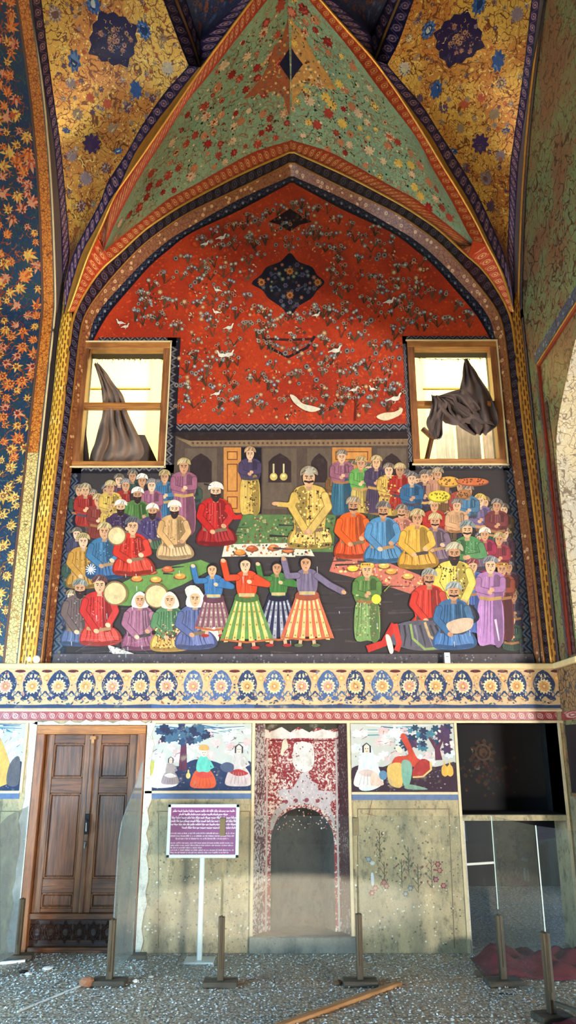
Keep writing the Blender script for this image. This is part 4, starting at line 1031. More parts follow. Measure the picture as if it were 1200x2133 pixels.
# floor cloths
mp.poly([(506, 1072), (700, 1072), (694, 1150), (478, 1146)], (84, 112, 64))
for i in range(240): mp.star(random.uniform(500, 694), random.uniform(1076, 1144), random.uniform(1.5, 3), 5, random.choice([(150, 146, 90), (52, 76, 52), (170, 150, 110), (120, 60, 46)]))
mp.poly([(468, 1134), (640, 1130), (656, 1160), (462, 1160)], (206, 198, 178))
for i in range(70): mp.star(random.uniform(470, 648), random.uniform(1134, 1158), random.uniform(1.5, 3.6), 5, random.choice([(48, 52, 60), (190, 110, 60), (150, 60, 40), (110, 120, 70)]))
mp.poly([(418, 1166), (300, 1192), (200, 1240), (196, 1258), (270, 1262), (380, 1218), (452, 1180)], (98, 132, 66))
mp.poly([(700, 1152), (790, 1165), (880, 1200), (940, 1225), (900, 1252), (820, 1225), (686, 1190)], (190, 106, 88))
for i in range(150):
    x = random.uniform(690, 930); y = 1170 + (x - 690) * 0.24 + random.uniform(-16, 16); mp.star(x, y, random.uniform(1.5, 3), 5, random.choice([(120, 50, 50), (220, 150, 110), (226, 190, 120)]))
for i in range(90): mp.star(random.uniform(210, 440), random.uniform(1185, 1250), 1.8, 5, (70, 96, 50)) if False else None
for x, y, c_ in ((285, 1205, (200, 130, 60)), (325, 1207, (214, 150, 70)), (375, 1200, (200, 140, 60)), (350, 1185, (180, 90, 50)), (315, 1190, (190, 110, 60)), (500, 1150, (200, 120, 50)), (525, 1142, (170, 80, 40)), (570, 1140, (180, 100, 50)), (600, 1145, (190, 110, 60)), (735, 1184, (226, 190, 60)), (815, 1190, (210, 150, 70)), (850, 1200, (214, 160, 80)), (800, 1178, (200, 170, 80))):
    mp.ell(x, y + 3, 14, 5, (120, 70, 46)); mp.ell(x, y, 11, 6, c_); mp.ell(x - 2, y - 2, 5, 2, tuple(min(255, v + 40) for v in c_))
SK = [(206, 160, 120), (196, 146, 108), (186, 136, 100), (214, 172, 136)]
HR = (34, 24, 24)
def dk_(c_, f=.62): return tuple(int(v * f) for v in c_)
def lt_(c_, f=.28): return tuple(int(v + (255 - v) * f) for v in c_)
def head(x, y, r, tur, tc, beard=0, face=None, tilt=0):
    sk = face or random.choice(SK)
    mp.poly([(x - r * .32, y + r * .7), (x + r * .32, y + r * .7), (x + r * .4, y + r * 1.5), (x - r * .4, y + r * 1.5)], dk_(sk, .85))
    if tur == 'hair': mp.ell(x, y - r * .25, r * 1.02, r * 1.15, HR)
    if tur == 'veil': mp.blob([(x - r * 1.2, y + r), (x - r * 1.1, y - r * .6), (x, y - r * 1.5), (x + r * 1.1, y - r * .6), (x + r * 1.3, y + r)], tc)
    mp.blob([(x - r * .72, y - r * .6), (x, y - r * .95), (x + r * .72, y - r * .6), (x + r * .74, y + r * .2), (x + r * .35, y + r * .92), (x - r * .05, y + r * 1.05), (x - r * .5, y + r * .8), (x - r * .76, y + r * .15)], sk)
    if beard == 2: mp.blob([(x - r * .74, y + r * .1), (x - r * .3, y + r * .35), (x + r * .3, y + r * .35), (x + r * .74, y + r * .1), (x + r * .5, y + r * 1.15), (x, y + r * 1.5), (x - r * .5, y + r * 1.15)], (46, 34, 32))
    if beard >= 1: mp.line([(x - r * .65, y + r * .30), (x, y + r * .42), (x + r * .65, y + r * .30)], r * .26, HR, False)
    for sg in (-1, 1):
        mp.line([(x + sg * r * .12, y - r * .34), (x + sg * r * .52, y - r * .38)], r * .13, HR, False)
        mp.ell(x + sg * r * .30, y - r * .12, r * .13, r * .08, (30, 20, 20), 0, 6)
    mp.line([(x + r * .02, y - r * .15), (x + r * .1, y + r * .2)], r * .12, dk_(sk, .75), False)
    mp.ell(x + r * .03, y + r * .56, r * .18, r * .07, (150, 50, 44), 0, 6)
    if tur == 'turban':
        mp.blob([(x - r * 1.15, y - r * .45), (x - r * 1.0, y - r * 1.25), (x - r * .1, y - r * 1.75), (x + r * .95, y - r * 1.35), (x + r * 1.2, y - r * .5), (x + r * .6, y - r * .75), (x, y - r * .85), (x - r * .6, y - r * .7)], tc)
        for q in range(4):
            a = -0.9 + q * .55
            mp.line([(x + r * 1.0 * math.sin(a) - r * .2, y - r * .75), (x + r * .7 * math.sin(a), y - r * 1.1), (x + r * .75 * math.sin(a + .3), y - r * 1.45)], r * .12, random.choice([dk_(tc, .6), lt_(tc, .4)]), False)
    if tur == 'crown':
        mp.blob([(x - r * .95, y - r * .5), (x - r * 1.0, y - r * 1.2), (x, y - r * 1.35), (x + r * 1.0, y - r * 1.2), (x + r * .95, y - r * .5), (x, y - r * .8)], tc)
        for q in range(5): mp.star(x - r * .7 + q * r * .35, y - r * 1.05, r * .17, 5, random.choice([dk_(tc, .5), (190, 80, 50), (220, 196, 120)]))
def folds(x, y, w_, h_, c_, n=5, lean=0):
    n += 2
    for q in range(n):
        a = (q + .5) / n - .5; xx = x + a * w_
        mp.line([(xx * .9 + x * .1, y), (xx + lean * .5, y + h_ * .5), (xx * 1.0 + a * w_ * .25 + lean, y + h_)], w_ * .042, random.choice([dk_(c_, .55), dk_(c_, .68), lt_(c_, .2)]))
def pattern(pts_box, n, cols, r=2.2):
    x0_, y0_, x1_, y1_ = pts_box
    for i in range(n): mp.star(random.uniform(x0_, x1_), random.uniform(y0_, y1_), random.uniform(r * .6, r * 1.2), 4, random.choice(cols), .5, random.uniform(0, 3))
def arm(p, w_, c_, sk=None):
    for ww, cc_ in ((w_ * 1.22, dk_(c_, .6)), (w_, c_)):
        for a_, b_ in zip(p, p[1:]): mp.line([a_, b_], ww, cc_, False)
        for a_ in p[:-1]: mp.ell(a_[0], a_[1], ww / 2, ww / 2, cc_, 0, 10)
    mp.ell(p[-1][0], p[-1][1], w_ * .48, w_ * .38, sk or random.choice(SK), 0.4, 8)
def standing(x, y0_, y1_, c_, tc, tur='turban', lower=None, beard=0, pat=None, hr=9.5):
    hr *= 1.14; h_ = y1_ - y0_; w_ = hr * 4.4; lower = lower or c_; ys = y0_ + hr * 2.9; yw = ys + hr * 3.4
    mp.blob([(x - w_ * .36, yw - 2), (x + w_ * .36, yw - 2), (x + w_ * .44, y1_ - 3), (x, y1_ + 2), (x - w_ * .44, y1_ - 3)], lower)
    folds(x, yw + 2, w_ * .75, y1_ - yw - 4, lower, 5)
    mp.blob([(x - w_ * .22, ys - hr * .6), (x + w_ * .22, ys - hr * .6), (x + w_ * .5, ys + hr * .4), (x + w_ * .42, yw), (x, yw + 3), (x - w_ * .42, yw), (x - w_ * .5, ys + hr * .4)], c_)
    mp.blob([(x + w_ * .12, ys), (x + w_ * .36, ys + hr * .3), (x + w_ * .42, yw), (x + w_ * .16, yw + 1)], dk_(c_, .72)); mp.blob([(x + w_ * .10, yw), (x + w_ * .36, yw), (x + w_ * .42, y1_ - 4), (x + w_ * .14, y1_)], dk_(lower, .72))
    folds(x, ys + 2, w_ * .6, hr * 2.6, c_, 4)
    if pat: pattern((x - w_ * .36, ys, x + w_ * .36, y1_ - 4), int(h_ * .55), pat)
    mp.line([(x - w_ * .38, yw - 1), (x, yw + 2), (x + w_ * .38, yw - 1)], hr * .5, random.choice([(150, 100, 60), (70, 60, 70), (180, 140, 80)]), False)
    arm([(x - w_ * .42, ys + hr * .6), (x - w_ * .44, ys + hr * 2), (x - 1, ys + hr * 2.5)], hr * .85, c_); arm([(x + w_ * .42, ys + hr * .6), (x + w_ * .42, ys + hr * 2), (x + 3, ys + hr * 2.1)], hr * .85, c_)
    head(x, y0_ + hr * 1.5, hr, tur, tc, beard)
def seated(x, y0_, y1_, c_, tc, tur='turban', lower=None, beard=1, pat=None, hr=11, d=1):
    hr *= 1.12; lower = lower or c_; w_ = hr * 4.8; ys = y0_ + hr * 2.9; yl = y1_ - hr * 2.6
    mp.blob([(x - w_ * .62, y1_ - hr * .8), (x - w_ * .45, yl), (x, yl - 4), (x + w_ * .5, yl + 1), (x + w_ * .72 * (1 if d > 0 else .85), y1_ - hr * .9), (x + w_ * .45, y1_), (x - w_ * .4, y1_ + 1)], dk_(lower, .7))
    mp.blob([(x - w_ * .56, y1_ - hr * .9), (x - w_ * .40, yl + 1), (x + w_ * .05, yl), (x + w_ * .16, yl + hr), (x - w_ * .1, y1_ - 3), (x - w_ * .4, y1_ - 2)], lower)
    mp.blob([(x + w_ * .62, y1_ - hr * .9), (x + w_ * .46, yl + 2), (x + w_ * .02, yl), (x - w_ * .08, yl + hr * 1.2), (x + w_ * .15, y1_ - 3), (x + w_ * .45, y1_ - 2)], lt_(lower, .08))
    folds(x, yl + 4, w_ * .9, hr * 1.9, lower, 6, 3 * d)
    mp.blob([(x - w_ * .2, ys - hr * .5), (x + w_ * .2, ys - hr * .5), (x + w_ * .46, ys + hr * .6), (x + w_ * .42, yl - 2), (x + w_ * .36, yl + 5), (x - w_ * .34, yl + 5), (x - w_ * .42, yl - 2), (x - w_ * .46, ys + hr * .6)], c_)
    mp.blob([(x + w_ * .10, ys), (x + w_ * .36, ys + hr * .4), (x + w_ * .40, yl), (x + w_ * .12, yl + 2)] if d > 0 else [(x - w_ * .10, ys), (x - w_ * .36, ys + hr * .4), (x - w_ * .40, yl), (x - w_ * .12, yl + 2)], dk_(c_, .72)); mp.blob([(x - w_ * .5, y1_ - hr * .7), (x, y1_ - hr * .5), (x + w_ * .58, y1_ - hr * .8), (x + w_ * .42, y1_ - 2), (x - w_ * .38, y1_ - 2)], dk_(lower, .66))
    folds(x, ys + 3, w_ * .62, max(8, yl - ys - 4), c_, 5)
    if not pat and random.random() < .4: pattern((x - w_ * .3, ys, x + w_ * .3, yl), 26, [lt_(c_, .3), dk_(c_, .6)], 1.6)
    if pat: pattern((x - w_ * .40, ys, x + w_ * .42, yl + 4), int((yl - ys) * 1.4), pat, 2.6); pattern((x - w_ * .52, yl, x + w_ * .55, y1_ - 3), int(hr * 6), pat, 3)
    mp.line([(x - w_ * .38, yl + 1), (x, yl + 5), (x + w_ * .38, yl + 1)], hr * .5, random.choice([(120, 96, 70), (70, 60, 60), (160, 120, 80)]), False)
    arm([(x - w_ * .42, ys + hr * .8), (x - w_ * .5, ys + hr * 2.3), (x - w_ * .08, yl + hr * .5)], hr * .9, c_); arm([(x + w_ * .42, ys + hr * .8), (x + w_ * .52, ys + hr * 2.3), (x + w_ * .14 * (1 + d), yl + hr * (.4 - .8 * (d > 0)))], hr * .9, lt_(c_, .06))
    head(x + d * 1.5, y0_ + hr * 1.5, hr, tur, tc, beard)
def dancer(x, y0_, y1_, c_, sk1, sk2, hr=11, d=1):
    hr *= 1.08; ys = y0_ + hr * 2.8; yw = ys + hr * 3.4; w_ = hr * 4.2
    for sg in (-1, 1):
        mp.line([(x + sg * 12, y1_ - 8), (x + sg * 15, y1_ + 12)], 7, (190, 150, 120), False); mp.ell(x + sg * 18, y1_ + 14, 9, 3.5, (150, 40, 36) if d > 0 else (84, 96, 60))
    n = 13; hw = (y1_ - yw) * .6
    for q in range(n):
        a0_, a1_ = q / n - .5, (q + 1) / n - .5
        mp.poly([(x + a0_ * w_ * .8, yw), (x + a1_ * w_ * .8, yw), (x + a1_ * hw * 2, y1_ - 4 * math.cos(a1_ * 3) + 4 * (q % 2)), (x + a0_ * hw * 2, y1_ - 4 * math.cos(a0_ * 3) + 4 * (q % 2))], sk1 if q % 2 else sk2)
        if q % 2: 
            for k in range(7):
                t = (k + .5) / 7; am = (a0_ + a1_) / 2; mp.star(x + am * (w_ * .8 * (1 - t) + hw * 2 * t), yw + (y1_ - yw) * t, 2.4, 5, lt_(sk1, .35) if k % 2 else dk_(sk1, .7))
    mp.line([(x - hw * .95, y1_ - 3), (x, y1_ + 3), (x + hw * .95, y1_ - 3)], 4, (170, 90, 50), False)
    mp.blob([(x - w_ * .44, yw + 10), (x - w_ * .34, yw - 4), (x + w_ * .34, yw - 4), (x + w_ * .44, yw + 10), (x, yw + 15)], dk_(sk2, .75))
    mp.blob([(x - w_ * .2, ys - hr * .5), (x + w_ * .2, ys - hr * .5), (x + w_ * .4, ys + hr * .5), (x + w_ * .3, yw), (x - w_ * .3, yw), (x - w_ * .4, ys + hr * .5)], c_)
    folds(x, ys + 2, w_ * .5, hr * 3, c_, 4); mp.line([(x - w_ * .3, yw - 1), (x + w_ * .3, yw - 1)], hr * .55, (180, 160, 110), False)
    arm([(x - w_ * .36, ys + hr * .5), (x - w_ * .75, ys + hr * .6), (x - w_ * .9, ys - hr * 2.2)], hr * .9, c_)
    if d > 0: arm([(x + w_ * .36, ys + hr * .5), (x + w_ * .8, ys + hr * 1.6), (x + w_ * .1, ys + hr * 1.2)], hr * .9, c_)
    else: arm([(x + w_ * .36, ys + hr * .5), (x + w_ * .85, ys + hr * 2.0), (x + w_ * 1.4, ys + hr * 3.2)], hr * .9, c_)
    head(x - 3, y0_ + hr * 1.5, hr, 'hair', HR, 0)
W_, GO, RD, GRN, BL, MV, OC = (212, 202, 186), (196, 160, 78), (164, 40, 30), (78, 112, 54), (62, 104, 136), (146, 88, 108), (176, 126, 50)
GP_ = [(60, 40, 30), (226, 190, 90), (120, 80, 40)]
TB = [(150, 130, 100), (120, 104, 90), (176, 150, 100), (110, 100, 96)]
rt = lambda: random.choice(TB)
for i in range(150):
    x, y = random.uniform(150, 1060), random.uniform(1090, 1370); mp.line([(x, y), (x + random.uniform(20, 60), y + random.uniform(-3, 3))], random.uniform(2, 6), random.choice([(52, 42, 44), (70, 58, 56), (62, 54, 58), (46, 38, 38)]))
DK = [(96, 40, 36), (60, 56, 76), (90, 70, 50), (52, 72, 60), (84, 56, 70), (110, 76, 44)]
for x, y in ((165, 1040), (192, 1050), (222, 1040), (248, 1018), (276, 1010), (330, 1030), (364, 1030), (400, 1020), (160, 1130), (196, 1075), (335, 1100), (236, 1075), (700, 1000), (732, 990), (768, 995), (848, 1010), (872, 1020), (896, 1010), (930, 1050), (944, 1075), (975, 1060), (1010, 1065), (1028, 1085), (1050, 1080), (1052, 1130), (1000, 1140), (930, 1110), (848, 1085), (785, 1040), (1060, 1200), (1070, 1260), (1000, 1240), (860, 1140), (1066, 1310), (930, 1160), (150, 1180), (148, 1260)):
    standing(x, y - 30, y + 44, random.choice(DK), random.choice([(110, 96, 80), (130, 110, 80), (96, 90, 90)]), hr=8.2)
for a in [(178, 1008, 1095, (150, 44, 34), rt()), (205, 1030, 1120, (120, 50, 40), rt()), (262, 998, 1060, (140, 40, 34), rt()), (296, 988, 1050, (50, 40, 44), W_), (343, 980, 1080, BL, rt()), (316, 998, 1090, MV, rt()), (230, 1002, 1100, GO, rt())]:
    standing(*a, beard=0, hr=9)
pattern((214, 1032, 248, 1096), 50, GP_)
standing(383, 956, 1108, MV, rt(), hr=10.5)
standing(521, 932, 1068, (70, 56, 84), (170, 130, 90), lower=GO, hr=9, pat=None); pattern((508, 1000, 536, 1066), 50, GP_)
for a in [(712, 938, 1070, MV, rt(), 'turban', (50, 98, 120)), (752, 952, 1066, (96, 150, 74), rt(), 'turban', (190, 160, 84)), (784, 950, 1066, (72, 56, 80), rt()), (810, 966, 1072, GO, rt()), (833, 966, 1060, RD, rt()), (885, 980, 1040, (60, 48, 70), rt()), (912, 975, 1040, (170, 120, 96), rt()), (858, 984, 1062, (50, 92, 128), rt())]:
    standing(*a, hr=9.2)
pattern((795, 990, 826, 1068), 55, GP_); pattern((738, 1040, 768, 1064), 26, GP_)
for a in [(960, 1000, 1070, (150, 60, 50), (200, 130, 60)), (1000, 1030, 1100, (110, 92, 130), GO), (975, 1010, 1070, (70, 110, 140), rt()), (1035, 1040, 1110, (110, 50, 50), rt()), (905, 1040, 1104, RD, rt()), (952, 1040, 1104, (196, 150, 110), rt()), (1040, 1110, 1180, (140, 50, 60), rt()), (1010, 1100, 1190, (150, 40, 70), W_)]:
    standing(*a, hr=9.2)
for x, y, rx, ry, c_ in ((935, 1004, 24, 12, (206, 150, 66)), (985, 1004, 34, 9, (196, 104, 60)), (915, 1034, 24, 13, (222, 196, 60)), (965, 1030, 16, 10, (180, 120, 70))):
    mp.ell(x, y, rx, ry, dk_(c_, .7), 0, 18); mp.ell(x, y - 1, rx - 2, ry - 2, c_, 0, 18)
    for i in range(16): mp.star(x + random.uniform(-rx * .7, rx * .7), y + random.uniform(-ry * .6, ry * .5), 2, 5, dk_(c_, .5))
for a in [(285, 1016, 1110, GRN, W_, 'turban', None, 2), (250, 1042, 1135, (64, 44, 70), W_, 'turban', None, 2), (316, 1050, 1150, (74, 58, 96), W_, 'turban', (60, 80, 54), 2)]: seated(*a, hr=10)
seated(362, 1044, 1165, (196, 150, 96), W_, 'turban', (206, 164, 116), 2, hr=11)
seated(448, 1006, 1136, (176, 32, 28), W_, 'turban', (150, 26, 26), 2, hr=12); mp.line([(470, 1060), (490, 1078), (504, 1076)], 10, (176, 32, 28), False); mp.line([(425, 1008), (440, 1012)], 3, HR)
seated(645, 974, 1142, GO, (140, 124, 100), 'turban', GO, 1, [(40, 30, 24), (232, 200, 110), (110, 80, 40), (236, 212, 130)], 14, -1)
mp.line([(622, 1040), (600, 1052), (578, 1050)], 10, GO, False); mp.ell(574, 1049, 8, 4, (200, 150, 110)); mp.star(646, 982, 12, 7, (170, 160, 140), .5)
seated(735, 1036, 1162, (214, 84, 24), rt(), 'turban', (196, 70, 26), 1, hr=12)
seated(835, 1052, 1152, (196, 122, 100), rt(), 'turban', None, 1, hr=10); seated(905, 1070, 1172, (112, 88, 104), rt(), 'turban', None, 1, hr=11)
seated(797, 1046, 1172, (76, 128, 168), rt(), 'turban', (70, 120, 160), 1, hr=12); seated(868, 1062, 1184, (210, 160, 60), rt(), 'turban', (206, 150, 54), 0, hr=12)
seated(975, 1086, 1190, (74, 124, 74), (120, 130, 130), 'turban', (90, 70, 90), 1, hr=12, d=-1)
seated(172, 1112, 1225, OC, rt(), 'turban', None, 0, hr=10.5); seated(216, 1090, 1206, BL, rt(), 'turban', (56, 90, 130), 0, hr=11.5); seated(275, 1078, 1198, (186, 44, 28), (96, 90, 96), 'turban', (190, 52, 32), 0, hr=12.5)
for x, y, r in ((243, 1116, 20), (240, 1236, 26), (326, 1240, 25)):
    mp.ell(x, y, r, r, (130, 100, 66), 0, 20); mp.ell(x, y, r - 2.5, r - 2.5, (206, 180, 130), 0, 20); mp.ell(x + 3, y + 3, r * .5, r * .45, (214, 190, 142), 0, 14)
seated(165, 1208, 1345, (104, 84, 78), (120, 120, 110), 'turban', (84, 96, 128), 2, hr=12); seated(206, 1200, 1344, (178, 40, 32), (96, 60, 56), 'turban', (204, 60, 46), 0, hr=12.5)
mp.ell(240, 1236, 25, 25, (130, 100, 66), 0, 20); mp.ell(240, 1236, 22.5, 22.5, (206, 180, 130), 0, 20)
seated(290, 1232, 1354, (150, 96, 116), W_, 'veil', (136, 78, 100), 0, hr=11.5)
mp.ell(326, 1242, 25, 25, (130, 100, 66), 0, 20); mp.ell(326, 1242, 22.5, 22.5, (208, 184, 134), 0, 20)
mp.blob([(225, 1345), (245, 1350), (285, 1365), (270, 1372), (240, 1366)], W_); pattern((228, 1348, 275, 1366), 30, [(90, 90, 100), (150, 150, 150)])
seated(352, 1232, 1356, (84, 120, 80), W_, 'veil', (214, 166, 84), 0, hr=12); pattern((318, 1300, 380, 1352), 90, [(150, 60, 40), (236, 206, 130), (90, 50, 40)])
mp.blob([(385, 1228), (415, 1225), (450, 1300), (455, 1335), (430, 1320), (405, 1270)], W_); pattern((395, 1235, 440, 1310), 40, [(70, 70, 80), (120, 110, 110)])
seated(405, 1228, 1352, (84, 92, 132), W_, 'veil', (92, 98, 142), 0, hr=12.5)
dancer(445, 1172, 1310, (56, 104, 150), (160, 130, 120), (120, 70, 84), 10.5, 1)
dancer(580, 1168, 1330, (60, 110, 50), (150, 150, 160), (36, 34, 62), 10.5, 1)
dancer(514, 1160, 1335, (206, 66, 30), (206, 180, 100), (92, 130, 66), 12, 1)
dancer(640, 1156, 1330, (112, 98, 122), (226, 184, 120), (196, 96, 66), 12, -1)
standing(765, 1170, 1332, (84, 116, 58), (206, 170, 66), 'crown', (116, 146, 84), 0, None, 11.5); pattern((742, 1240, 792, 1326), 110, [(70, 100, 56), (170, 180, 120), (150, 110, 80)]); mp.ell(784, 1248, 10, 10, (226, 206, 60))
mp.line([(800, 1232), (815, 1216)], 3, (120, 130, 60))
standing(985, 1165, 1315, (70, 96, 150), (130, 60, 60), 'turban', (70, 96, 160), 0, None, 10); standing(1046, 1170, 1330, (130, 60, 40), (180, 130, 60), 'crown', (100, 40, 40), 0, None, 10.5)
standing(1022, 1160, 1340, (160, 110, 156), (120, 120, 124), 'turban', (170, 122, 176), 0, None, 12)
mp.line([(1032, 1290), (1040, 1335)], 5, (210, 190, 210))
seated(945, 1132, 1300, (222, 190, 84), (170, 160, 130), 'turban', (30, 34, 56), 2, [(40, 30, 26), (236, 214, 120), (60, 44, 30)], 14)
seated(893, 1186, 1322, (190, 48, 34), (150, 150, 140), 'turban', (196, 56, 40), 1, hr=12.5)
# reclining man
mp.blob([(800, 1330), (830, 1300), (880, 1292), (930, 1300), (962, 1318), (950, 1345), (900, 1355), (850, 1352)], (84, 80, 92)); folds(880, 1302, 120, 44, (84, 80, 92), 8, 14)
mp.line([(765, 1352), (800, 1340), (822, 1300)], 15, (176, 40, 34), False); mp.line([(822, 1300), (832, 1340), (826, 1356)], 12, (186, 50, 38), False); mp.blob([(803, 1325), (812, 1325), (820, 1355), (812, 1360)], W_)
mp.line([(855, 1300), (860, 1330), (885, 1352), (910, 1350)], 5, (130, 150, 84), False); mp.line([(885, 1296), (895, 1325), (920, 1342)], 5, (190, 160, 110), False)
head(925, 1306, 10, 'hair', HR, 1)
seated(944, 1214, 1352, (54, 98, 140), (140, 150, 150), 'turban', (66, 110, 166), 1, hr=13)
mp.blob([(930, 1300), (960, 1288), (985, 1290), (980, 1310), (945, 1320)], (206, 176, 150))
mp.poly([(112, 1362), (1110, 1362), (1116, 1384), (108, 1384)], (84, 74, 78))
mp.star(189, 1186, 12, 12, (226, 226, 216), .8)
for i in range(14): mp.line([(random.uniform(140, 330), random.uniform(1310, 1370)), (random.uniform(140, 330), random.uniform(1310, 1370))], .1, (200, 200, 200))
for i in range(26):
    x, y = random.uniform(130, 1050), random.uniform(1180, 1375); mp.line([(x, y), (x + .6, y + random.uniform(4, 14))], 1.3, (206, 206, 206))
for i in range(160): mp.star(random.uniform(112, 1100), random.uniform(1364, 1384), random.uniform(1, 3), 4, random.choice([(120, 112, 112), (150, 146, 140), (56, 50, 54)]), .5)
mp.build('painted_figures', M['paint'], mur)
# leaf border at the sides of the mural
for sg in (-1, 1):
    a = wall([(107, 1385), (137, 1100), (150, 975)], YP - .003); b = wall([(133, 1385), (157, 1100), (170, 975)], YP - .003)
    if sg > 0: a, b = mir(a), mir(b)
    loft([a, b], 'dark_leaf_border', m_band('dark_leaf_border', (20, 22, 34), (66, 78, 96), (96, 84, 70), 'leaf', .12), wb, 40)

# ---- four small wall paintings over the dado
def small_painting(x0, x1, z0, z1, label, kind):
    pn = pane('wall_painting', [(x0, -0.004, z0), (x1, -0.004, z0), (x1, -0.004, z1), (x0, -0.004, z1)], 0, m_plain('pale_sky_paint', (168, 172, 166), 0.6, 0, 0.12, 10))
    tag(pn, label, 'painting', 'small figure paintings above the dado')
    W2, H2 = x1 - x0, z1 - z0
    p = Painter(lambda u, v, o: (x0 + min(1, max(0, u)) * W2, -0.0045 - o, z0 + min(1, max(0, v)) * H2), 1e-5)
    rr = random.Random(kind)
    NVY, TEA, PNK, WH, RDD, YE, PLM = (34, 48, 80), (84, 140, 150), (206, 150, 150), (206, 204, 196), (176, 66, 48), (196, 160, 84), (86, 44, 66)
    def B_(pts, c_, n=4): p.blob(pts, c_, n)
    def person(cx, cz, s, c1, c2, c3, tur=None):
        B_([(cx - .12 * s, cz), (cx - .13 * s, cz + .10 * s), (cx - .07 * s, cz + .28 * s), (cx + .06 * s, cz + .28 * s), (cx + .13 * s, cz + .12 * s), (cx + .12 * s, cz), (cx, cz - .02 * s)], c1)
        B_([(cx - .07 * s, cz + .26 * s), (cx - .05 * s, cz + .48 * s), (cx + .04 * s, cz + .48 * s), (cx + .07 * s, cz + .26 * s)], c2)
        B_([(cx - .09 * s, cz + .20 * s), (cx, cz + .25 * s), (cx + .10 * s, cz + .18 * s), (cx, cz + .14 * s)], c3)
        p.line([(cx + .05 * s, cz + .44 * s), (cx + .10 * s, cz + .32 * s), (cx + .02 * s, cz + .26 * s)], .03 * s, c2, False)
        p.ell(cx, cz + .55 * s, .03 * s, .065 * s, (214, 196, 176), 0, 12)
        for sg in (-1, 1): p.ell(cx + sg * .011 * s, cz + .56 * s, .006 * s, .008 * s, (40, 30, 40), 0, 6)
        p.line([(cx - .012 * s, cz + .52 * s), (cx + .012 * s, cz + .52 * s)], .008 * s, (170, 60, 60), False)
        if tur: B_([(cx - .05 * s, cz + .60 * s), (cx - .04 * s, cz + .68 * s), (cx + .03 * s, cz + .68 * s), (cx + .05 * s, cz + .60 * s)], tur)
        else: p.line([(cx - .035 * s, cz + .50 * s), (cx - .035 * s, cz + .60 * s), (cx, cz + .645 * s), (cx + .035 * s, cz + .60 * s), (cx + .035 * s, cz + .50 * s)], .016 * s, (50, 40, 50), False)
        for q in range(5): p.line([(cx + (-.08 + q * .04) * s, cz + .02 * s), (cx + (-.05 + q * .025) * s, cz + .2 * s)], .008 * s, tuple(int(v * .8) for v in c1))
    def tree(cx, base, lean, c_, cr):
        p.line([(cx, base), (cx + lean * .3, base + .3), (cx + lean, base + .62)], .085, c_)
        for i in range(46):
            a, r = rr.uniform(0, 2 * PI), rr.uniform(0, 1)
            p.star(cx + lean + cr * r * math.cos(a), .86 + .14 * r * math.sin(a), rr.uniform(.025, .055), 6, rr.choice([NVY, (44, 66, 96), (60, 92, 116), (36, 44, 70)]), .3, rr.uniform(0, 3), 1.5)
    # sky streaks, blossom hills, dark meadow
    for i in range(16): p.line([(rr.uniform(0, .7), rr.uniform(.8, .99)), (rr.uniform(.4, 1), rr.uniform(.8, .99))], .02, rr.choice([TEA, (140, 180, 190), WH, (60, 96, 130)]))
    for i in range(40): p.star(rr.uniform(.02, .98), rr.uniform(.42, .9), rr.uniform(.03, .07), 7, rr.choice([(216, 196, 190), (210, 210, 204), (196, 176, 176), (206, 170, 168), (190, 206, 206)]), .3, 0, 1.2)
    for i in range(36): x, z = rr.uniform(.02, .98), rr.uniform(.45, .92); p.line([(x, z), (x + rr.uniform(-.06, .06), z + rr.uniform(-.06, .06))], .010, rr.choice([(150, 96, 100), (84, 70, 90), (120, 140, 150)]))
    B_([(-.02, -.02), (-.02, .30), (.12, .40), (.3, .36), (.45, .46), (.62, .44), (.8, .36), (1.02, .42), (1.02, -.02)], NVY if kind != 3 else (50, 30, 44))
    for i in range(90): p.star(rr.uniform(.02, .98), rr.uniform(.02, .38), rr.uniform(.004, .012), 5, rr.choice([(96, 70, 84), (84, 110, 130), (150, 130, 120), (60, 80, 70)]), .4)
    if kind == 1:
        B_([(.02, .08), (.04, .35), (.14, .5), (.20, .32), (.30, .1), (.16, .04)], (216, 212, 206))
        tree(.34, .30, -.0, PLM, .26); person(.22, .10, .62, (140, 128, 132), (150, 140, 140), (214, 208, 200)); person(.54, .05, .92, (206, 84, 48), (90, 176, 160), (190, 66, 60), (200, 150, 90)); person(.88, .08, .95, (190, 172, 168), (186, 180, 176), (160, 50, 50)); B_([(.74, .28), (.70, .36), (.76, .42), (.83, .38), (.82, .28)], (70, 80, 104))
        B_([(.01, .22), (.01, .42), (.06, .42), (.05, .25)], (170, 164, 84)); p.ell(.395, .22, .022, .045, (206, 180, 110)); p.ell(.395, .28, .008, .03, (206, 180, 110))
    elif kind == 3:
        for i in range(30): p.star(rr.uniform(.45, .95), rr.uniform(.62, .95), rr.uniform(.03, .06), 6, rr.choice([(34, 66, 88), (60, 110, 130), (40, 50, 80), (70, 50, 80)]), .4, 0, 1.4)
        p.line([(.84, .46), (.83, .62), (.76, .80)], .07, PLM); p.line([(.83, .6), (.88, .75), (.93, .8)], .035, PLM)
        B_([(.07, .04), (.06, .3), (.10, .55), (.17, .70), (.22, .55), (.26, .35), (.30, .14), (.2, .03)], (190, 208, 206)); person(.15, .08, .98, (204, 200, 196), (190, 210, 208), (200, 176, 170)); B_([(.18, .1), (.2, .3), (.27, .2), (.3, .1)], (200, 176, 160))
        B_([(.36, .30), (.42, .50), (.55, .55), (.48, .80), (.53, .84), (.62, .52), (.66, .46), (.60, .36), (.45, .42)], RDD)
        B_([(.58, .22), (.60, .36), (.68, .48), (.76, .42), (.74, .30), (.66, .20)], (150, 46, 44)); p.line([(.58, .21), (.68, .22), (.76, .32), (.76, .44)], .02, (214, 176, 110), False)
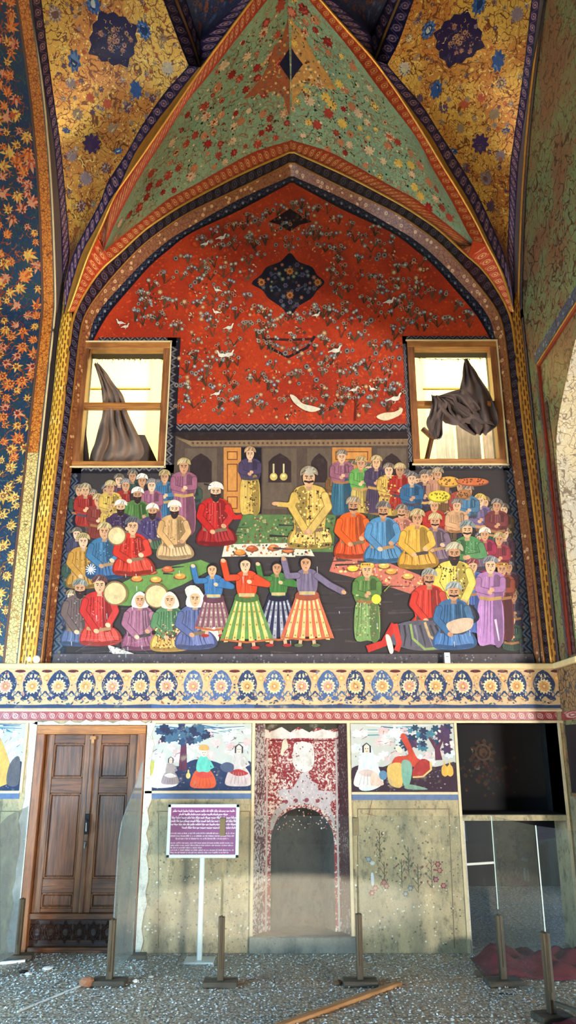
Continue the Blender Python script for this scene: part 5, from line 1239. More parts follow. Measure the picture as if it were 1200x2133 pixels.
        B_([(.35, .38), (.35, .14), (.42, .06), (.48, .10), (.49, .40)], (200, 166, 92)); B_([(.49, .10), (.48, .42), (.54, .46), (.58, .36), (.55, .12)], (110, 156, 140)); B_([(.50, .05), (.54, .11), (.72, .04), (.6, .03)], (120, 150, 130))
        p.ell(.30, .24, .04, .07, (84, 120, 150)); p.ell(.46, .62, .03, .06, (214, 196, 176), .3)
        for cx in (.89, .94): B_([(cx - .03, .26), (cx - .025, .36), (cx, .39), (cx + .025, .36), (cx + .03, .26), (cx, .22)], (206, 160, 70)); p.line([(cx, .38), (cx, .45)], .012, (206, 170, 90), False)
    elif kind == 0:
        B_([(.05, .05), (.2, .75), (.5, .85), (.75, .5), (.8, .1)], (200, 160, 84)); person(.52, .12, 1.05, (196, 150, 70), (206, 166, 90), (140, 120, 110)); B_([(.78, .1), (.8, .4), (.95, .5), (.98, .1)], (84, 84, 90)); p.line([(.2, .05), (.6, .55)], .02, (50, 40, 40))
    p.build('painted_scene', M['paint_dry'], pn)
    return pn
small_painting(-1.27, -0.335, 1.295, 1.872, 'painting of a tree and seated women just right of the wooden door', 1)
small_painting(0.575, 1.522, 1.285, 1.872, 'painting of an embracing couple and golden jugs, left of the dark recess', 3)
small_painting(-2.95, -2.415, 1.295, 1.872, 'painting of a yellow-robed figure cut by the left edge of the photo', 0)

# ---- faded dado flowers (part of the wall) and panel lines
dp = Painter(lambda x, y, o: onY(x, y, -0.0008 - o))
for x0, x1, y0, y1 in ((745, 935, 1685, 1975), (330, 520, 1690, 1975), (0, 40, 1690, 1980)):
    for pts in ([(x0, y0), (x1, y0)], [(x0, y0), (x0, y1)], [(x1, y0), (x1 + (12 if x0 > 600 else -3), y1)]): dp.line(pts, 2.0, (120, 104, 80), False)
for x, y0 in ((790, 1730), (850, 1765), (898, 1790), (800, 1795), (836, 1790), (870, 1800)):
    for q in range(7):
        yy_ = y0 + q * 8; sg = 1 if q % 2 else -1
        dp.line([(x, yy_ + 10), (x + sg * random.uniform(4, 9), yy_)], 1.8, random.choice([(70, 74, 56), (90, 84, 66), (104, 84, 70)])); dp.ell(x + sg * random.uniform(5, 12), yy_ - 2, random.uniform(2, 4.5), random.uniform(1.5, 3), random.choice([(84, 86, 66), (120, 70, 62), (96, 96, 90), (140, 100, 86)]), random.uniform(0, 3), 7)
    dp.line([(x, y0), (x + 2, y0 + 60)], 1.6, (84, 80, 60), False)
for x, y, c_ in ((775, 1860, (140, 60, 56)), (782, 1850, (150, 84, 80)), (800, 1838, (120, 56, 52)), (805, 1846, (130, 60, 56)), (912, 1800, (110, 50, 46)), (916, 1813, (120, 56, 50)), (908, 1832, (110, 50, 60)), (924, 1845, (130, 60, 56)), (845, 1862, (90, 104, 100)), (855, 1850, (84, 96, 96)), (768, 1790, (110, 120, 130))):
    dp.flower(x, y, 7, [c_, lt_(c_, .3)], 6)
dp.blob([(773, 1820), (778, 1820), (779, 1842), (774, 1843)], (206, 214, 224)); dp.ell(776, 1798, 5, 4, (196, 204, 210))
dp.line([(775, 1666), (770, 1690), (764, 1712)], 1.5, (110, 70, 56)); dp.line([(764, 1695), (785, 1700)], 1.5, (120, 80, 60))
for i in range(500):
    x, y = random.choice([(random.uniform(740, 965), random.uniform(1700, 1975)), (random.uniform(300, 520), random.uniform(1790, 1975))]); dp.star(x, y, random.uniform(.8, 2.8), 4, random.choice([(206, 200, 176), (96, 92, 76), (84, 78, 66), (130, 118, 92), (216, 212, 196)]), .5, random.uniform(0, 3))
dp.build('faded_dado_flowers', M['paint_dry'], wb)

# ================================================================== DOOR
dr = empty('door_1'); struct(dr)
DX0, DX1, DY = -2.30, -1.30, 0.05
obj('door_frame', boxes([(DX0, DX0 + .075, -.02, .14, 0, 1.855), (DX1 - .075, DX1, -.02, .14, 0, 1.855)], .004), M['win_wood_z'], dr)
obj('door_frame', B(DX0, DX1, -.025, .14, 1.78, 1.86, bev=.005), M['win_wood'], dr)
obj('bottom_rail', boxes([(DX0 + .07, DX1 - .07, 0.0, .10, .255, .30), (DX0 + .07, DX1 - .07, 0.0, .10, 0.0, .04)], .004), M['door_wood_x'], dr)
# interlaced lattice panel
bm = bmesh.new(); box(bm, DX0 + .075, DX1 - .075, .06, .08, .03, .26)
n_ = 7; stp = (DX1 - DX0 - .15) / n_
for i in range(n_):
    cx = DX0 + .075 + stp * (i + .5)
    for j in range(8):
        a, b_ = 2 * PI * j / 8, 2 * PI * (j + 3) / 8
        r_ = .072
        tube(bm, [(cx + r_ * math.cos(a), .052, .148 + r_ * 1.2 * math.sin(a)), (cx + r_ * math.cos(b_), .050, .148 + r_ * 1.2 * math.sin(b_))], .004, 4)
    for j in range(16):
        a, b_ = 2 * PI * j / 16, 2 * PI * (j + 1) / 16
        tube(bm, [(cx + .05 * math.cos(a), .046, .148 + .06 * math.sin(a)), (cx + .05 * math.cos(b_), .046, .148 + .06 * math.sin(b_))], .005, 4, False)
obj('lattice_panel', bm, m_wood('dark_lattice_wood', (40, 24, 20), (70, 44, 32), 'X'), dr)['label'] = 'dark carved lattice panel'
def leaf(x0, x1):
    lf = empty('door_leaf'); lf.parent = dr
    zt, zb_ = 1.78, .30; st = .075
    zz = [(.30, .36), (.455, .57), (1.27, 1.40), (1.70, 1.78)]
    bm = boxes([(x0, x0 + st, .03, .075, zb_, zt), (x1 - st, x1, .03, .075, zb_, zt)], .004); obj('stile', bm, M['door_wood'], lf)
    for a, b_ in zz[1:]: obj('rail', B(x0 + st, x1 - st, .034, .072, a, b_, bev=.004), M['door_wood_x'], lf)
    obj('rail', B(x0 + st, x1 - st, .034, .072, .30, .335, bev=.004), M['door_wood_x'], lf)
    for a, b_ in ((.335, .455), (.57, 1.27), (1.40, 1.70)):
        bm = bmesh.new(); box(bm, x0 + st - .01, x1 - st + .01, .058, .066, a - .01, b_ + .01)
        # bevelled raised panel
        box(bm, x0 + st + .018, x1 - st - .018, .048, .06, a + .018, b_ - .018, bev=.006)
        obj('panel', bm, M['door_panel'], lf)
        bm = boxes([(x0 + st, x0 + st + .012, .036, .06, a, b_), (x1 - st - .012, x1 - st, .036, .06, a, b_), (x0 + st, x1 - st, .036, .06, a, a + .012), (x0 + st, x1 - st, .036, .06, b_ - .012, b_)], .003)
        obj('moulding', bm, M['door_wood'], lf)
    return lf
mid = -1.79
l1 = leaf(DX0 + .08, mid - .002); l2 = leaf(mid + .002, DX1 - .08)
bm = bmesh.new(); box(bm, mid - .022, mid + .022, .012, .034, .30, 1.74, bev=.006); obj('meeting_strip', bm, M['door_wood'], l1)
obj('latch', boxes([(mid - .028, mid + .028, .004, .03, 1.735, 1.765), (mid - .014, mid + .014, .006, .028, 1.70, 1.74)], .003), M['plank'], l2)
bm = bmesh.new(); box(bm, mid - .018, mid + .024, .004, .014, .93, 1.10, bev=.003); obj('lock_plate', bm, m_plain('black_iron', (24, 24, 30), .4, .6), l1)
bm = bmesh.new(); tube(bm, [(mid + .0, .002, 1.05), (mid + .0, -.03, 1.05), (mid + .01, -.045, 1.03), (mid + .012, -.045, .96)], .007, 8); obj('door_handle', bm, M['metal'], l1)
bm = bmesh.new(); box(bm, mid - .012, mid + .012, -.002, .014, .83, .875, bev=.004); tube(bm, [(mid, -.004, .86), (mid, -.012, .82)], .008, 8); obj('padlock', bm, M['metal'], l1)
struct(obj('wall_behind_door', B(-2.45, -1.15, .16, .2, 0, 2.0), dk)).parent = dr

# ================================================================== WINDOWS
def window(name, hole):
    x0, x1, z0, z1 = hole; wn = empty(name); struct(wn)
    y0, y1 = YM - .03, YM + .10
    obj('window_frame', boxes([(x0 - .03, x1 + .03, y0, y1, z1 - .06, z1 + .015), (x0 - .03, x1 + .03, y0, y1, z0 - .02, z0 + .04)], .005), M['win_wood'], wn)
    obj('window_frame', boxes([(x0 - .03, x0 + .045, y0 + .003, y1, z0, z1), (x1 - .045, x1 + .03, y0 + .003, y1, z0, z1)], .005), M['win_wood_z'], wn)
    obj('pale_edge', boxes([(x0 - .045, x1 + .045, y0 - .008, y0 + .004, z1 + .013, z1 + .028), (x0 - .045, x1 + .045, y0 - .008, y0 + .004, z0 - .035, z0 - .018), (x1 + .028, x1 + .042, y0 - .008, y0 + .004, z0 - .03, z1 + .02)]), M['cream'], wn)
    zr = z0 + (z1 - z0) * .485
    obj('cross_rail', B(x0 + .04, x1 - .04, y0 + .02, y1 - .03, zr - .03, zr + .03, bev=.004), M['win_wood'], wn)
    bm = bmesh.new(); rr = random.Random(len(name) + int(x0 * 10)); 
    pts = [(x0 + .05 + (x1 - x0 - .1) * i / 40, YM + .07, z1 - .135 + rr.uniform(-.006, .006) - .02 * math.sin(PI * i / 40) * (1 if x0 > 0 else .3)) for i in range(41)]
    tube(bm, pts, .0035, 5)
    for i in range(3, 40, 3):
        if rr.random() < .7:
            p = pts[i]; tube(bm, [p, (p[0] + rr.uniform(-.01, .01), p[1], p[2] - rr.uniform(.01, .05))], .003, 4); tube(bm, [(p[0] - .008, p[1], p[2] + .008), (p[0] + .008, p[1], p[2] - .006)], .005, 4)
    o = obj('curtain_wire', bm, m_plain('rusty_wire', (70, 54, 40), .6))
    tag(o, 'thin %s curtain wire across the top of the %s window' % (('sagging', 'right') if x0 > 0 else ('straight', 'left')), 'wire')
    return wn
window('window_1', WL); window('window_2', WR)
# what is outside: a bright porch wall, its ceiling and beams
pc = empty('wall_porch'); struct(pc)
m_out = m_plain('pale_yellow_limewash', (240, 220, 144), .9, 0, .08, 2)
obj('porch_wall', B(-6, 6, 2.6, 2.7, 2.4, 7.4), m_out, pc)
obj('porch_ceiling', B(-6, 6, 0.45, 2.7, 7.35, 7.5), m_out, pc)
bm = bmesh.new()
for x in (-3.1, -1.95, 1.75, 3.4): box(bm, x, x + .16, 2.5, 2.6, 2.4, 7.35)
obj('porch_post', bm, m_plain('yellow_plaster_post', (222, 190, 110), .9), pc)
obj('porch_beam', boxes([(-6, 6, 2.56, 2.6, 6.57, 6.60), (-6, 6, 2.57, 2.6, 6.35, 6.36)]), m_plain('tan_beam', (214, 186, 120), .9), pc)

def cloth(name, edges, label, matl, nf=7, amp=.05, y=YM + .05, seed=1, group=None, thick=.006):
    """hanging cloth: rows of (left px, right px, y px), folds across"""
    rr = random.Random(seed); bm = bmesh.new(); sheets = edges if isinstance(edges[0][0], (list, tuple)) else [edges]
    for si, ed in enumerate(sheets):
        L = crom([Vector((e[0], e[2], 0)) for e in ed], 8); R_ = crom([Vector((e[1], e[2] if len(e) < 4 else e[3], 0)) for e in ed], 8)
        ph = rr.uniform(0, 6); rows = []
        n = 56
        for j, (l, r) in enumerate(zip(L, R_)):
            row = []
            for i in range(n + 1):
                t = i / n; q = l.lerp(r, t)
                wid = (r - l).length / 100
                f = math.sin(t * nf * PI * 2 + ph + .5 * math.sin(j * .21)) + .5 * math.sin(t * nf * 4.7 + j * .1 + 1.3 * ph)
                Y = y + si * -.03 + amp * min(1, wid * 1.2 + .25) * f * (.6 + .4 * math.sin(j * .13 + t * 3)) + .02 * math.sin(j * .4 + t * 9)
                p = onY(q.x, q.y + 2.2 * math.sin(t * 15 + j) * (1 if j in (0, len(L) - 1) else 0), Y); row.append(bm.verts.new(p))
            rows.append(row)
        for a, b_ in zip(rows, rows[1:]):
            for i in range(n): bm.faces.new((a[i], a[i + 1], b_[i + 1], b_[i]))
    o = obj(name, bm, matl, None, True)
    md = o.modifiers.new('thickness', 'SOLIDIFY'); md.thickness = thick
    tag(o, label, 'curtain', group); return o
cloth('torn_curtain', [[(196, 205, 757), (203, 220, 775), (210, 238, 800), (212, 254, 822), (214, 262, 845), (214, 266, 862), (206, 278, 888), (198, 294, 920), (190, 300, 945), (186, 284, 966)]], 'torn brown curtain hanging gathered in the left window', M['curtain'], 4, .055, YM + .06, 3)
cloth('torn_curtain', [[(968, 974, 748), (965, 988, 770), (962, 1003, 792), (958, 1018, 815), (955, 1028, 838), (950, 1036, 862), (955, 1037, 885), (985, 1012, 905)], [(898, 905, 824, 828), (930, 962, 838, 812), (938, 985, 858, 830), (962, 1000, 880, 850)][::-1],
      [(899, 915, 826), (899, 932, 840), (895, 925, 860), (889, 922, 882), (897, 922, 905), (908, 916, 914)]], 'dark curtain caught sideways and bunched in the right window', M['curtain2'], 3, .05, YM - .045, 5)
sw = cloth('swag', [[(900, 930, 826), (903, 965, 845), (912, 1005, 866), (930, 1030, 884)]], 'x', M['curtain2'], 2, .05, YM - .06, 8)
# merge the swag into the right curtain as its part
rcur = [o for o in bpy.data.objects if o.name.startswith('torn_curtain') and 'right' in o['label']][0]
sw.parent = rcur; del sw['category']; del sw['label']
# boards behind the right window
bds = [((903, 948), (880, 958), (222, 212, 186)), ((950, 1004), (885, 958), (150, 132, 108)), ((1006, 1045), (895, 962), (200, 176, 146))]
for i, ((xa, xb), (ya, yb), c_) in enumerate(bds):
    a, b_ = onY(xa, ya, 1.3), onY(xb, yb, 1.3)
    bm = bmesh.new(); box(bm, a.x, b_.x, 1.28 + i * .02, 1.31 + i * .02, 3.0, a.z, bev=.004)
    o = obj('wooden_board', bm, m_wood('board_tone_%d' % i, tuple(int(v * .8) for v in c_), c_, 'Z', 1, .8))
    tag(o, ['pale wide board outside the right window, leftmost of three', 'darker grey board outside the right window, middle of three', 'tan board outside the right window, rightmost of three'][i], 'board', 'boards outside the right window')
bm = bmesh.new(); tube(bm, [onY(880, 893, .3), onY(905, 915, .3)], .03, 6); tube(bm, [onY(900, 910, .32), onY(888, 962, .32)], .03, 6)
tag(obj('broken_timber', bm, M['door_wood']), 'broken brown timber leaning in the lower left of the right window', 'timber')
bm = bmesh.new(); a = onY(176, 885, .25); b_ = onY(180, 960, .25); tube(bm, [a, b_], [.01, .035], 6)
tag(obj('broken_timber', bm, M['dark_cloth']), 'dark pointed splinter standing at the left jamb of the left window', 'timber')
bm = bmesh.new(); P_ = [onY(*q, .30) for q in ((280, 905), (302, 906), (328, 962), (288, 962))]; Q_ = [p + Vector((0, .04, 0)) for p in P_]
v = [bm.verts.new(p) for p in P_ + Q_]
for f in ((0, 1, 2, 3), (7, 6, 5, 4), (0, 4, 5, 1), (1, 5, 6, 2), (2, 6, 7, 3), (3, 7, 4, 0)): bm.faces.new([v[i] for i in f])
tag(obj('broken_shutter', bm, m_plain('grey_shutter', (84, 74, 68), .8)), 'grey broken shutter piece in the lower right of the left window', 'shutter')

# ================================================================== SIGN
sg_ = empty('information_sign', 'purple information sign with white text on a pale blue post', 'sign', (-0.715, -0.27, 0))
def rel(o, par):
    o.parent = par; o.matrix_parent_inverse = Matrix.Translation(par.location).inverted() if par.rotation_euler.z == 0 else par.matrix_basis.inverted(); return o
SX0, SX1, SZ0, SZ1, SY_ = -1.025, -0.415, .778, 1.20, -.30
tilt = Matrix.Translation((0, SY_, SZ0)) @ Matrix.Rotation(-.10, 4, 'X') @ Matrix.Translation((0, -SY_, -SZ0))
rel(obj('sign_frame', boxes([(SX0, SX0 + .028, SY_ - .012, SY_ + .015, SZ0, SZ1), (SX1 - .028, SX1, SY_ - .012, SY_ + .015, SZ0, SZ1), (SX0, SX1, SY_ - .012, SY_ + .015, SZ0, SZ0 + .026), (SX0, SX1, SY_ - .012, SY_ + .015, SZ1 - .026, SZ1)], .003), M['white_metal']), sg_)
bd = rel(obj('sign_board', B(SX0 + .02, SX1 - .02, SY_ - .004, SY_ + .01, SZ0 + .02, SZ1 - .02), M['purple']), sg_)
tp = Painter(lambda x, z, o: (x, SY_ - .0045 - o, z), 1e-6)
rr = random.Random(12)
def textline(x0, x1, z, hgt, script):
    x = x0
    if script == 'persian': # joined baseline strokes with dots and tall letters
        while x < x1 - .01:
            wl_ = min(rr.uniform(.02, .05), x1 - x)
            tp.line([(x, z), (x + wl_ * .5, z - hgt * .12), (x + wl_, z)], hgt * .34, (236, 226, 236), False)
            for q in range(int(wl_ / .006)):
                t = rr.random()
                if t < .3: tp.line([(x + q * .006, z), (x + q * .006 + .001, z + hgt * .75)], .0022, (236, 226, 236), False)
                elif t < .6: tp.ell(x + q * .006, z + hgt * rr.choice([.45, -.42]), .0016, .0016, (236, 226, 236), 0, 5)
                elif t < .75: tp.line([(x + q * .006, z), (x + q * .006 - .004, z - hgt * .5)], .0022, (236, 226, 236), False)
            x += wl_ + .006
    else:
        while x < x1 - .005:
            wl_ = rr.randint(2, 9)
            for q in range(wl_):
                if x > x1: break
                h_ = hgt * rr.choice([.5, .5, .5, .85, .5]); k_ = rr.random()
                tp.poly([(x, z), (x + .0019, z), (x + .0019, z + h_), (x, z + h_)], (232, 222, 236))
                if k_ < .7: tp.poly([(x, z + hgt * .42), (x + .0046, z + hgt * .42), (x + .0046, z + hgt * .56), (x, z + hgt * .56)], (232, 222, 236))
                if k_ < .5: tp.poly([(x, z), (x + .0046, z), (x + .0046, z + hgt * .12), (x, z + hgt * .12)], (232, 222, 236))
                x += .0056
            x += .005
zt = SZ1 - .055
for a, b_ in ((-.98, -.455), (-.93, -.50), (-.99, -.44), (-.995, -.44), (-1.0, -.44), (-.9, -.44)): textline(a, b_, zt, .019, 'persian'); zt -= .0265
zt -= .022
for a, b_ in ((-.995, -.45), (-.995, -.455), (-.95, -.49)): textline(a, b_, zt, .016, 'latin'); zt -= .021
zt -= .012
for a, b_ in ((-.99, -.46), (-.99, -.46), (-.99, -.73), (-.99, -.46), (-.99, -.49), (-.99, -.70)): textline(a, b_, zt, .014, 'latin'); zt -= .0185
rel(tp.build('sign_text', m_plain('white_lettering', (226, 216, 230), .5)), sg_)
st_ = bpy.data.objects['sign_text']; st_.parent = bd; st_.matrix_parent_inverse = Matrix.Identity(4)
rel(obj('sign_post', B(-.742, -.700, -.30, -.262, .012, .80, bev=.006), M['white_metal']), sg_)
rel(obj('foot_plate', B(-.84, -.60, -.37, -.17, 0.0, .016, bev=.004), M['white_metal']), sg_)

# ================================================================== GLASS BARRIER
def barrier(label, loc): return empty('glass_barrier', label, 'barrier', loc, 0, None)
def under(o, par):
    o.parent = par; o.matrix_parent_inverse = Matrix.Translation(par.location).inverted(); return o
def post(par, x, y, h, bw=.25, bd_=.15, rz=0, w_=.046, wood='post_wood'):
    T_ = Matrix.Translation((x, y, 0)) @ Matrix.Rotation(rz, 4, 'Z')
    bm = bmesh.new(); box(bm, -w_ / 2, w_ / 2, -.026, .026, .036, h, bev=.004); box(bm, -.003, .003, -.034, .034, h - .34, h + .004)
    bm.transform(T_); p = under(obj('post', bm, M[wood]), par)
    bm = B(-bw / 2, bw / 2, -bd_ / 2, bd_ / 2, 0, .037, bev=.005); bm.transform(T_)
    o = obj('foot', bm, M['base_wood'], p); return p
def gpane(par, pts, mt='glass', th=.008, label=None):
    """glass sheet: outline of (x, y, z) points on an upright plane, given thickness"""
    P_ = [Vector(p) for p in pts]; nrm = (P_[1] - P_[0]).cross(P_[-1] - P_[0]).normalized() * th
    bm = bmesh.new(); a = [bm.verts.new(p) for p in P_]; b_ = [bm.verts.new(p + nrm) for p in P_]
    bm.faces.new(a[::-1]); bm.faces.new(b_)
    for i in range(len(a)): j = (i + 1) % len(a); bm.faces.new((a[i], a[j], b_[j], b_[i]))
    return under(obj('glass_panel', bm, M[mt]), par)
GT, GB = 1.152, .05
fb = barrier('long glass barrier on wooden posts standing across the foot of the painted wall', (0.53, -.91, 0))
post(fb, -1.315, -.90, .43); post(fb, -.495, -.93, .455); post(fb, .53, -.91, .47)
post(fb, 1.585, -.90, .46, .26, .16, .12); post(fb, 1.69, -1.66, .50, .22, .16, .25)
gpane(fb, [(-1.285, -.90, GB), (-.525, -.93, GB), (-.505, -.93, .5), (-.505, -.93, GT), (-1.285, -.90, GT)])
gpane(fb, [(-.465, -.93, GB), (.50, -.91, GB), (.522, -.91, .5), (.522, -.91, GT), (-.487, -.93, GT), (-.487, -.93, .5)])
gpane(fb, [(.56, -.91, GB), (1.555, -.90, GB), (1.572, -.90, .5), (1.572, -.90, GT), (.538, -.91, GT), (.538, -.91, .5)])
gpane(fb, [(1.60, -.935, GB), (1.69, -1.61, GB), (1.69, -1.65, .52), (1.69, -1.65, GT), (1.585, -.91, GT), (1.585, -.91, .5)])
gpane(fb, [(1.70, -1.70, GB), (2.02, -2.55, GB), (2.02, -2.55, GT), (1.695, -1.67, GT), (1.695, -1.67, .52)])
for x in (-.505, .525):
    bm = bmesh.new(); y_ = -.935 if x < 0 else -.915
    box(bm, x - .022, x + .022, y_ - .018, y_ - .006, 1.015, 1.142, bev=.002); box(bm, x - .022, x + .022, y_ + .016, y_ + .026, 1.015, 1.142, bev=.002)
    for z in (1.04, 1.12): tube(bm, [(x, y_ - .023, z), (x, y_ + .03, z)], .005, 8)
    under(obj('clamp', bm, m_plain('olive_clamp', (84, 78, 56), .5, .3)), fb)
m_edge = m_plain('bright_glass_edge', (214, 232, 226), .15, .2)
for (x, y) in ((1.583, -.905), (1.694, -1.662), (2.02, -2.55)):
    under(obj('glass_edge', B(x - .003, x + .003, y - .004, y + .004, .5 if y > -2 else GB, GT), m_edge), fb)
rb_ = barrier('broken glass screen with a curved edge, its reflection painted as haze, right of the wooden door', (-1.30, -.19, 0))
post(rb_, -1.30, -.19, .46, .26, .12, .1)
top = [(-1.33 + .05 * t, -.87 + .63 * t, z) for t, z in ((1.0, 1.56), (.93, 1.52), (.8, 1.43), (.6, 1.31), (.35, 1.20), (.15, 1.10), (0.06, .95))]
gpane(rb_, [(-1.327, -.84, GB), (-1.28, -.24, GB)] + top, 'glass_reflect_haze')
lb_ = barrier('broken glass screen, its reflection painted as haze, left of the wooden door', (-2.235, -.19, 0))
post(lb_, -2.235, -.19, .45, .26, .12, .1)
gpane(lb_, [(-2.24, -.24, GB), (-2.31, -.95, GB), (-2.31, -.95, 1.0), (-2.28, -.6, 1.13), (-2.24, -.24, 1.18)], 'glass_reflect_haze')

# ================================================================== FLOOR DEBRIS
def bar(name, p, q, w_, h_, mat, label, cat, grp=None):
    p, q = Vector(p), Vector(q); L = (q - p).length; a = math.atan2(q.y - p.y, q.x - p.x)
    o = obj(name, B(-L / 2, L / 2, -w_ / 2, w_ / 2, 0, h_, bev=min(w_, h_) * .15), mat); o.location = ((p.x + q.x) / 2, (p.y + q.y) / 2, min(p.z, q.z)); o.rotation_euler.z = a
    tag(o, label, cat, grp); return o
bar('wooden_plank', onZ(560, 2150), onZ(832, 2052), .055, .025, M['plank'], 'long raw wooden plank lying on the floor, lower centre', 'plank')
o = bar('white_rod', onZ(36, 2110), onZ(176, 2052), .012, .012, M['white_metal'], 'thin white rod lying on the floor before the wooden door', 'rod')
bm = bmesh.new(); bmesh.ops.create_icosphere(bm, subdivisions=2, radius=.045)
for v in bm.verts: v.co.x *= 1.2; v.co.z *= .8; v.co *= 1 + random.uniform(-.18, .18)
o = obj('broken_brick', bm, m_plain('brown_rubble', (150, 104, 76), .9, 0, .3, 20)); o.location = onZ(179, 2056) + Vector((0, 0, .032)); tag(o, 'brown lump of rubble at the tip of the white rod', 'rubble')
def scrap(px, py, s, mat, label, nm='plaster_fragment', grp='pale rubble scraps on the floor', sd=1):
    rr = random.Random(sd); bm = bmesh.new(); bmesh.ops.create_icosphere(bm, subdivisions=1, radius=1)
    for v in bm.verts: v.co = Vector((v.co.x * s * rr.uniform(.7, 1.4), v.co.y * s * rr.uniform(.6, 1.2), max(-.3, v.co.z) * s * rr.uniform(.3, .6)))
    mz = min(v.co.z for v in bm.verts)
    o = obj(nm, bm, mat); o.location = onZ(px, py) - Vector((0, 0, mz)); o.rotation_euler.z = rr.uniform(0, 3); tag(o, label, 'rubble', grp); return o
scrap(98, 2020, .05, M['white'], 'largest white plaster scrap on the floor below the lattice panel', sd=1)
scrap(60, 2030, .035, M['white'], 'white scrap beside a dark chip left of the largest plaster scrap', sd=2)
scrap(283, 2046, .03, M['white'], 'small white scrap right of the post before the door', sd=3)
scrap(315, 2036, .022, M['white'], 'tiny white crumb farther right of the post before the door', sd=4)
scrap(48, 2026, .03, M['dark_cloth'], 'dark chip on the floor near the left edge', sd=5)
scrap(704, 2050, .045, m_plain('brown_dry_clump', (92, 74, 54), .95, 0, .4, 30), 'brown dry clump beside the base of the post by the niche', sd=6)
scrap(1000, 2032, .06, m_plain('brown_straw_clump', (96, 72, 48), .95, 0, .4, 30), 'brown straw-like clump in front of the red cloth', sd=7)
scrap(160, 2018, .02, m_plain('pinkish_chip', (150, 120, 112), .9), 'small pinkish chip on the floor before the middle of the door', sd=8)
scrap(985, 1975, .022, M['white'], 'small white scrap at the foot of the cream jamb of the recess', sd=9)
bar('long_batten', onZ(-60, 2016), onZ(52, 2004), .03, .02, M['white'], 'pale batten lying along the wall at the left edge', 'batten')
bar('reflection_streak', Vector((1.50, .10, .66)), Vector((1.86, .25, .66)), .02, .02, M['white'], 'thin white tube crossing the opening under the beam', 'streak')  # added white strip, stands for a bright reflection on the glass
bar('thin_black_stick', onZ(1040, 2071), onZ(1072, 2072), .008, .006, M['dark_cloth'], 'short thin black stick on the floor below the red cloth', 'stick')
# red cloth heap
bm = bmesh.new(); NX, NY = 60, 26; grid = []
for j in range(NY + 1):
    row = []
    for i in range(NX + 1):
        u, v_ = i / NX, j / NY
        x = 1.50 + u * 0.98; y = -.78 + v_ * .58 + .05 * math.sin(u * 9)
        e = min(1, 6 * min(u, 1.05 - u)) * math.sin(PI * v_) ** .6
        z = e * (.06 + .045 * abs(math.sin(u * 13 + v_ * 4)) + .03 * math.sin(u * 29 + v_ * 11) + .02 * math.sin(v_ * 23 + u * 7)) + (.06 * math.exp(-((u - .12) / .1) ** 2) * math.sin(PI * v_))
        row.append(bm.verts.new((x, y, max(.004, z + .004))))
    grid.append(row)
for a, b_ in zip(grid, grid[1:]):
    for i in range(NX): bm.faces.new((a[i], a[i + 1], b_[i + 1], b_[i]))
o = obj('crumpled_cloth', bm, M['red_cloth'], None, True); md = o.modifiers.new('t', 'SOLIDIFY'); md.thickness = .006; md.offset = 1
tag(o, 'crumpled crimson cloth lying on the floor behind the right posts', 'cloth')
bm = bmesh.new(); grid = []
for j in range(19):
    row = []
    for i in range(25):
        u, v_ = i / 24, j / 18
        x = 1.66 + u * .8; y = -2.35 + v_ * .70 - .1 * u
        e = min(1, 5 * min(u, 1 - u)) * math.sin(PI * v_) ** .6
        row.append(bm.verts.new((x, y, max(.004, e * (.06 + .03 * math.sin(u * 17 + v_ * 5) + .02 * math.sin(v_ * 19))))))
    grid.append(row)
for a, b_ in zip(grid, grid[1:]):
    for i in range(24): bm.faces.new((a[i], a[i + 1], b_[i + 1], b_[i]))
o = obj('crumpled_cloth', bm, M['red_cloth'], None, True); md = o.modifiers.new('t', 'SOLIDIFY'); md.thickness = .006; md.offset = 1
tag(o, 'crimson cloth at the lower right corner under the grey stick', 'cloth')
bar('wooden_stick', (1.70, -1.72, .10), (2.02, -2.30, .10), .03, .02, M['base_wood'], 'grey wooden stick lying on the crimson cloth at the lower right corner', 'slat')
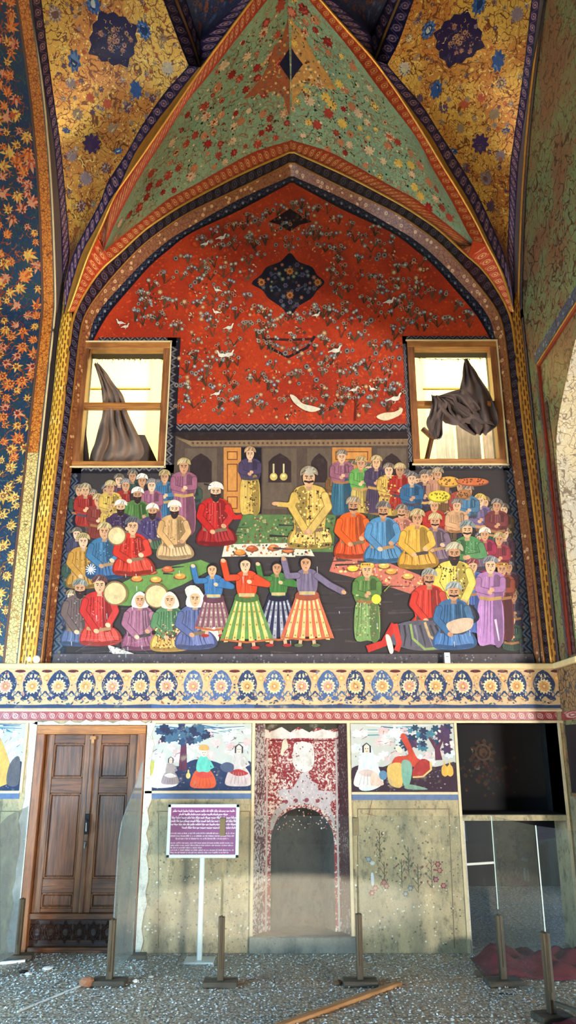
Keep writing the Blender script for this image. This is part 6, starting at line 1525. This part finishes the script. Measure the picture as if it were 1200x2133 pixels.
# things on the cornice
for px, lb in ((57, 'left one of the two white lamps on the cornice'), (74, 'right one of the two white lamps on the cornice')):
    bm = bmesh.new(); p = onY(px, 1386, -.03)
    bmesh.ops.create_uvsphere(bm, u_segments=16, v_segments=10, radius=.034)
    for v in bm.verts: v.co.z = v.co.z * 1.15 + .036; 
    for v in bm.verts: v.co.z = max(0, v.co.z)
    o = obj('cornice_lamp', bm, M['white'], None, True); o.location = (p.x, -.012, 2.421); tag(o, lb, 'lamp', 'white lamps on the cornice')
cardp = onY(933, 1386, -.02)
o = obj('caption_card', B(-.026, .026, -.003, .003, 0, .10, bev=.001), M['white']); o.location = (cardp.x, -.02, 2.421); o.rotation_euler.x = -.06
tag(o, 'small white card standing on the cornice below the mural', 'card')
cp_ = Painter(lambda x, z, o_: (x, -.0035 - o_, z), 1e-6)
for z in (.06,): cp_.poly([(-.012, z), (.012, z), (.012, z + .006), (-.012, z + .006)], (60, 60, 60))
q = cp_.build('printed_marks', m_plain('grey_print', (90, 90, 90), .6), o)
# shattered glass strewn over the floor
bm = bmesh.new(); rr = random.Random(77)
for i in range(12000):
    x, y = rr.uniform(-3.4, 2.5), -2.4 + 2.35 * rr.random() ** .8
    if y > -.02: continue
    dens = .45 + .55 * math.sin(x * 1.7 + 1) * math.sin(y * 2.1)
    if rr.random() > .55 + .45 * dens: continue
    s = rr.uniform(.005, .013); a = rr.uniform(0, 6)
    v = [bm.verts.new((x + s * math.cos(a + k * 2.1) * rr.uniform(.6, 1.3), y + s * math.sin(a + k * 2.1) * rr.uniform(.6, 1.3), .001 + (rr.uniform(0, s * .8)))) for k in range(3)] + [bm.verts.new((x, y, .001 + s * rr.uniform(.5, 1.1)))]
    for f in ((0, 1, 2), (0, 1, 3), (1, 2, 3), (2, 0, 3)): bm.faces.new([v[k] for k in f])
b = NB('shattered_glass'); b.b.inputs['Transmission Weight'].default_value = 0.25; b.b.inputs['Specular IOR Level'].default_value = .9
m_sg = b.fin(lin((214, 228, 232)), .12)
tag(obj('glass_shards', bm, m_sg), 'tiny shards of shattered glass strewn over the whole floor', 'broken glass', None, 'stuff')
# dark back room: pale pipe and table edge
bm = bmesh.new(); tube(bm, [(1.72, 1.2, 1.9), (1.80, 1.2, .75)], .045, 10)
tag(obj('pale_pipe', bm, m_plain('pale_blue_pipe', (130, 140, 160), .5)), 'pale blue slanting pipe in the dark room under the beam', 'pipe')

#print('POLYS', len(mp.f), len(lp.f), len(vp.f), len(fp.f), len(dp.f))
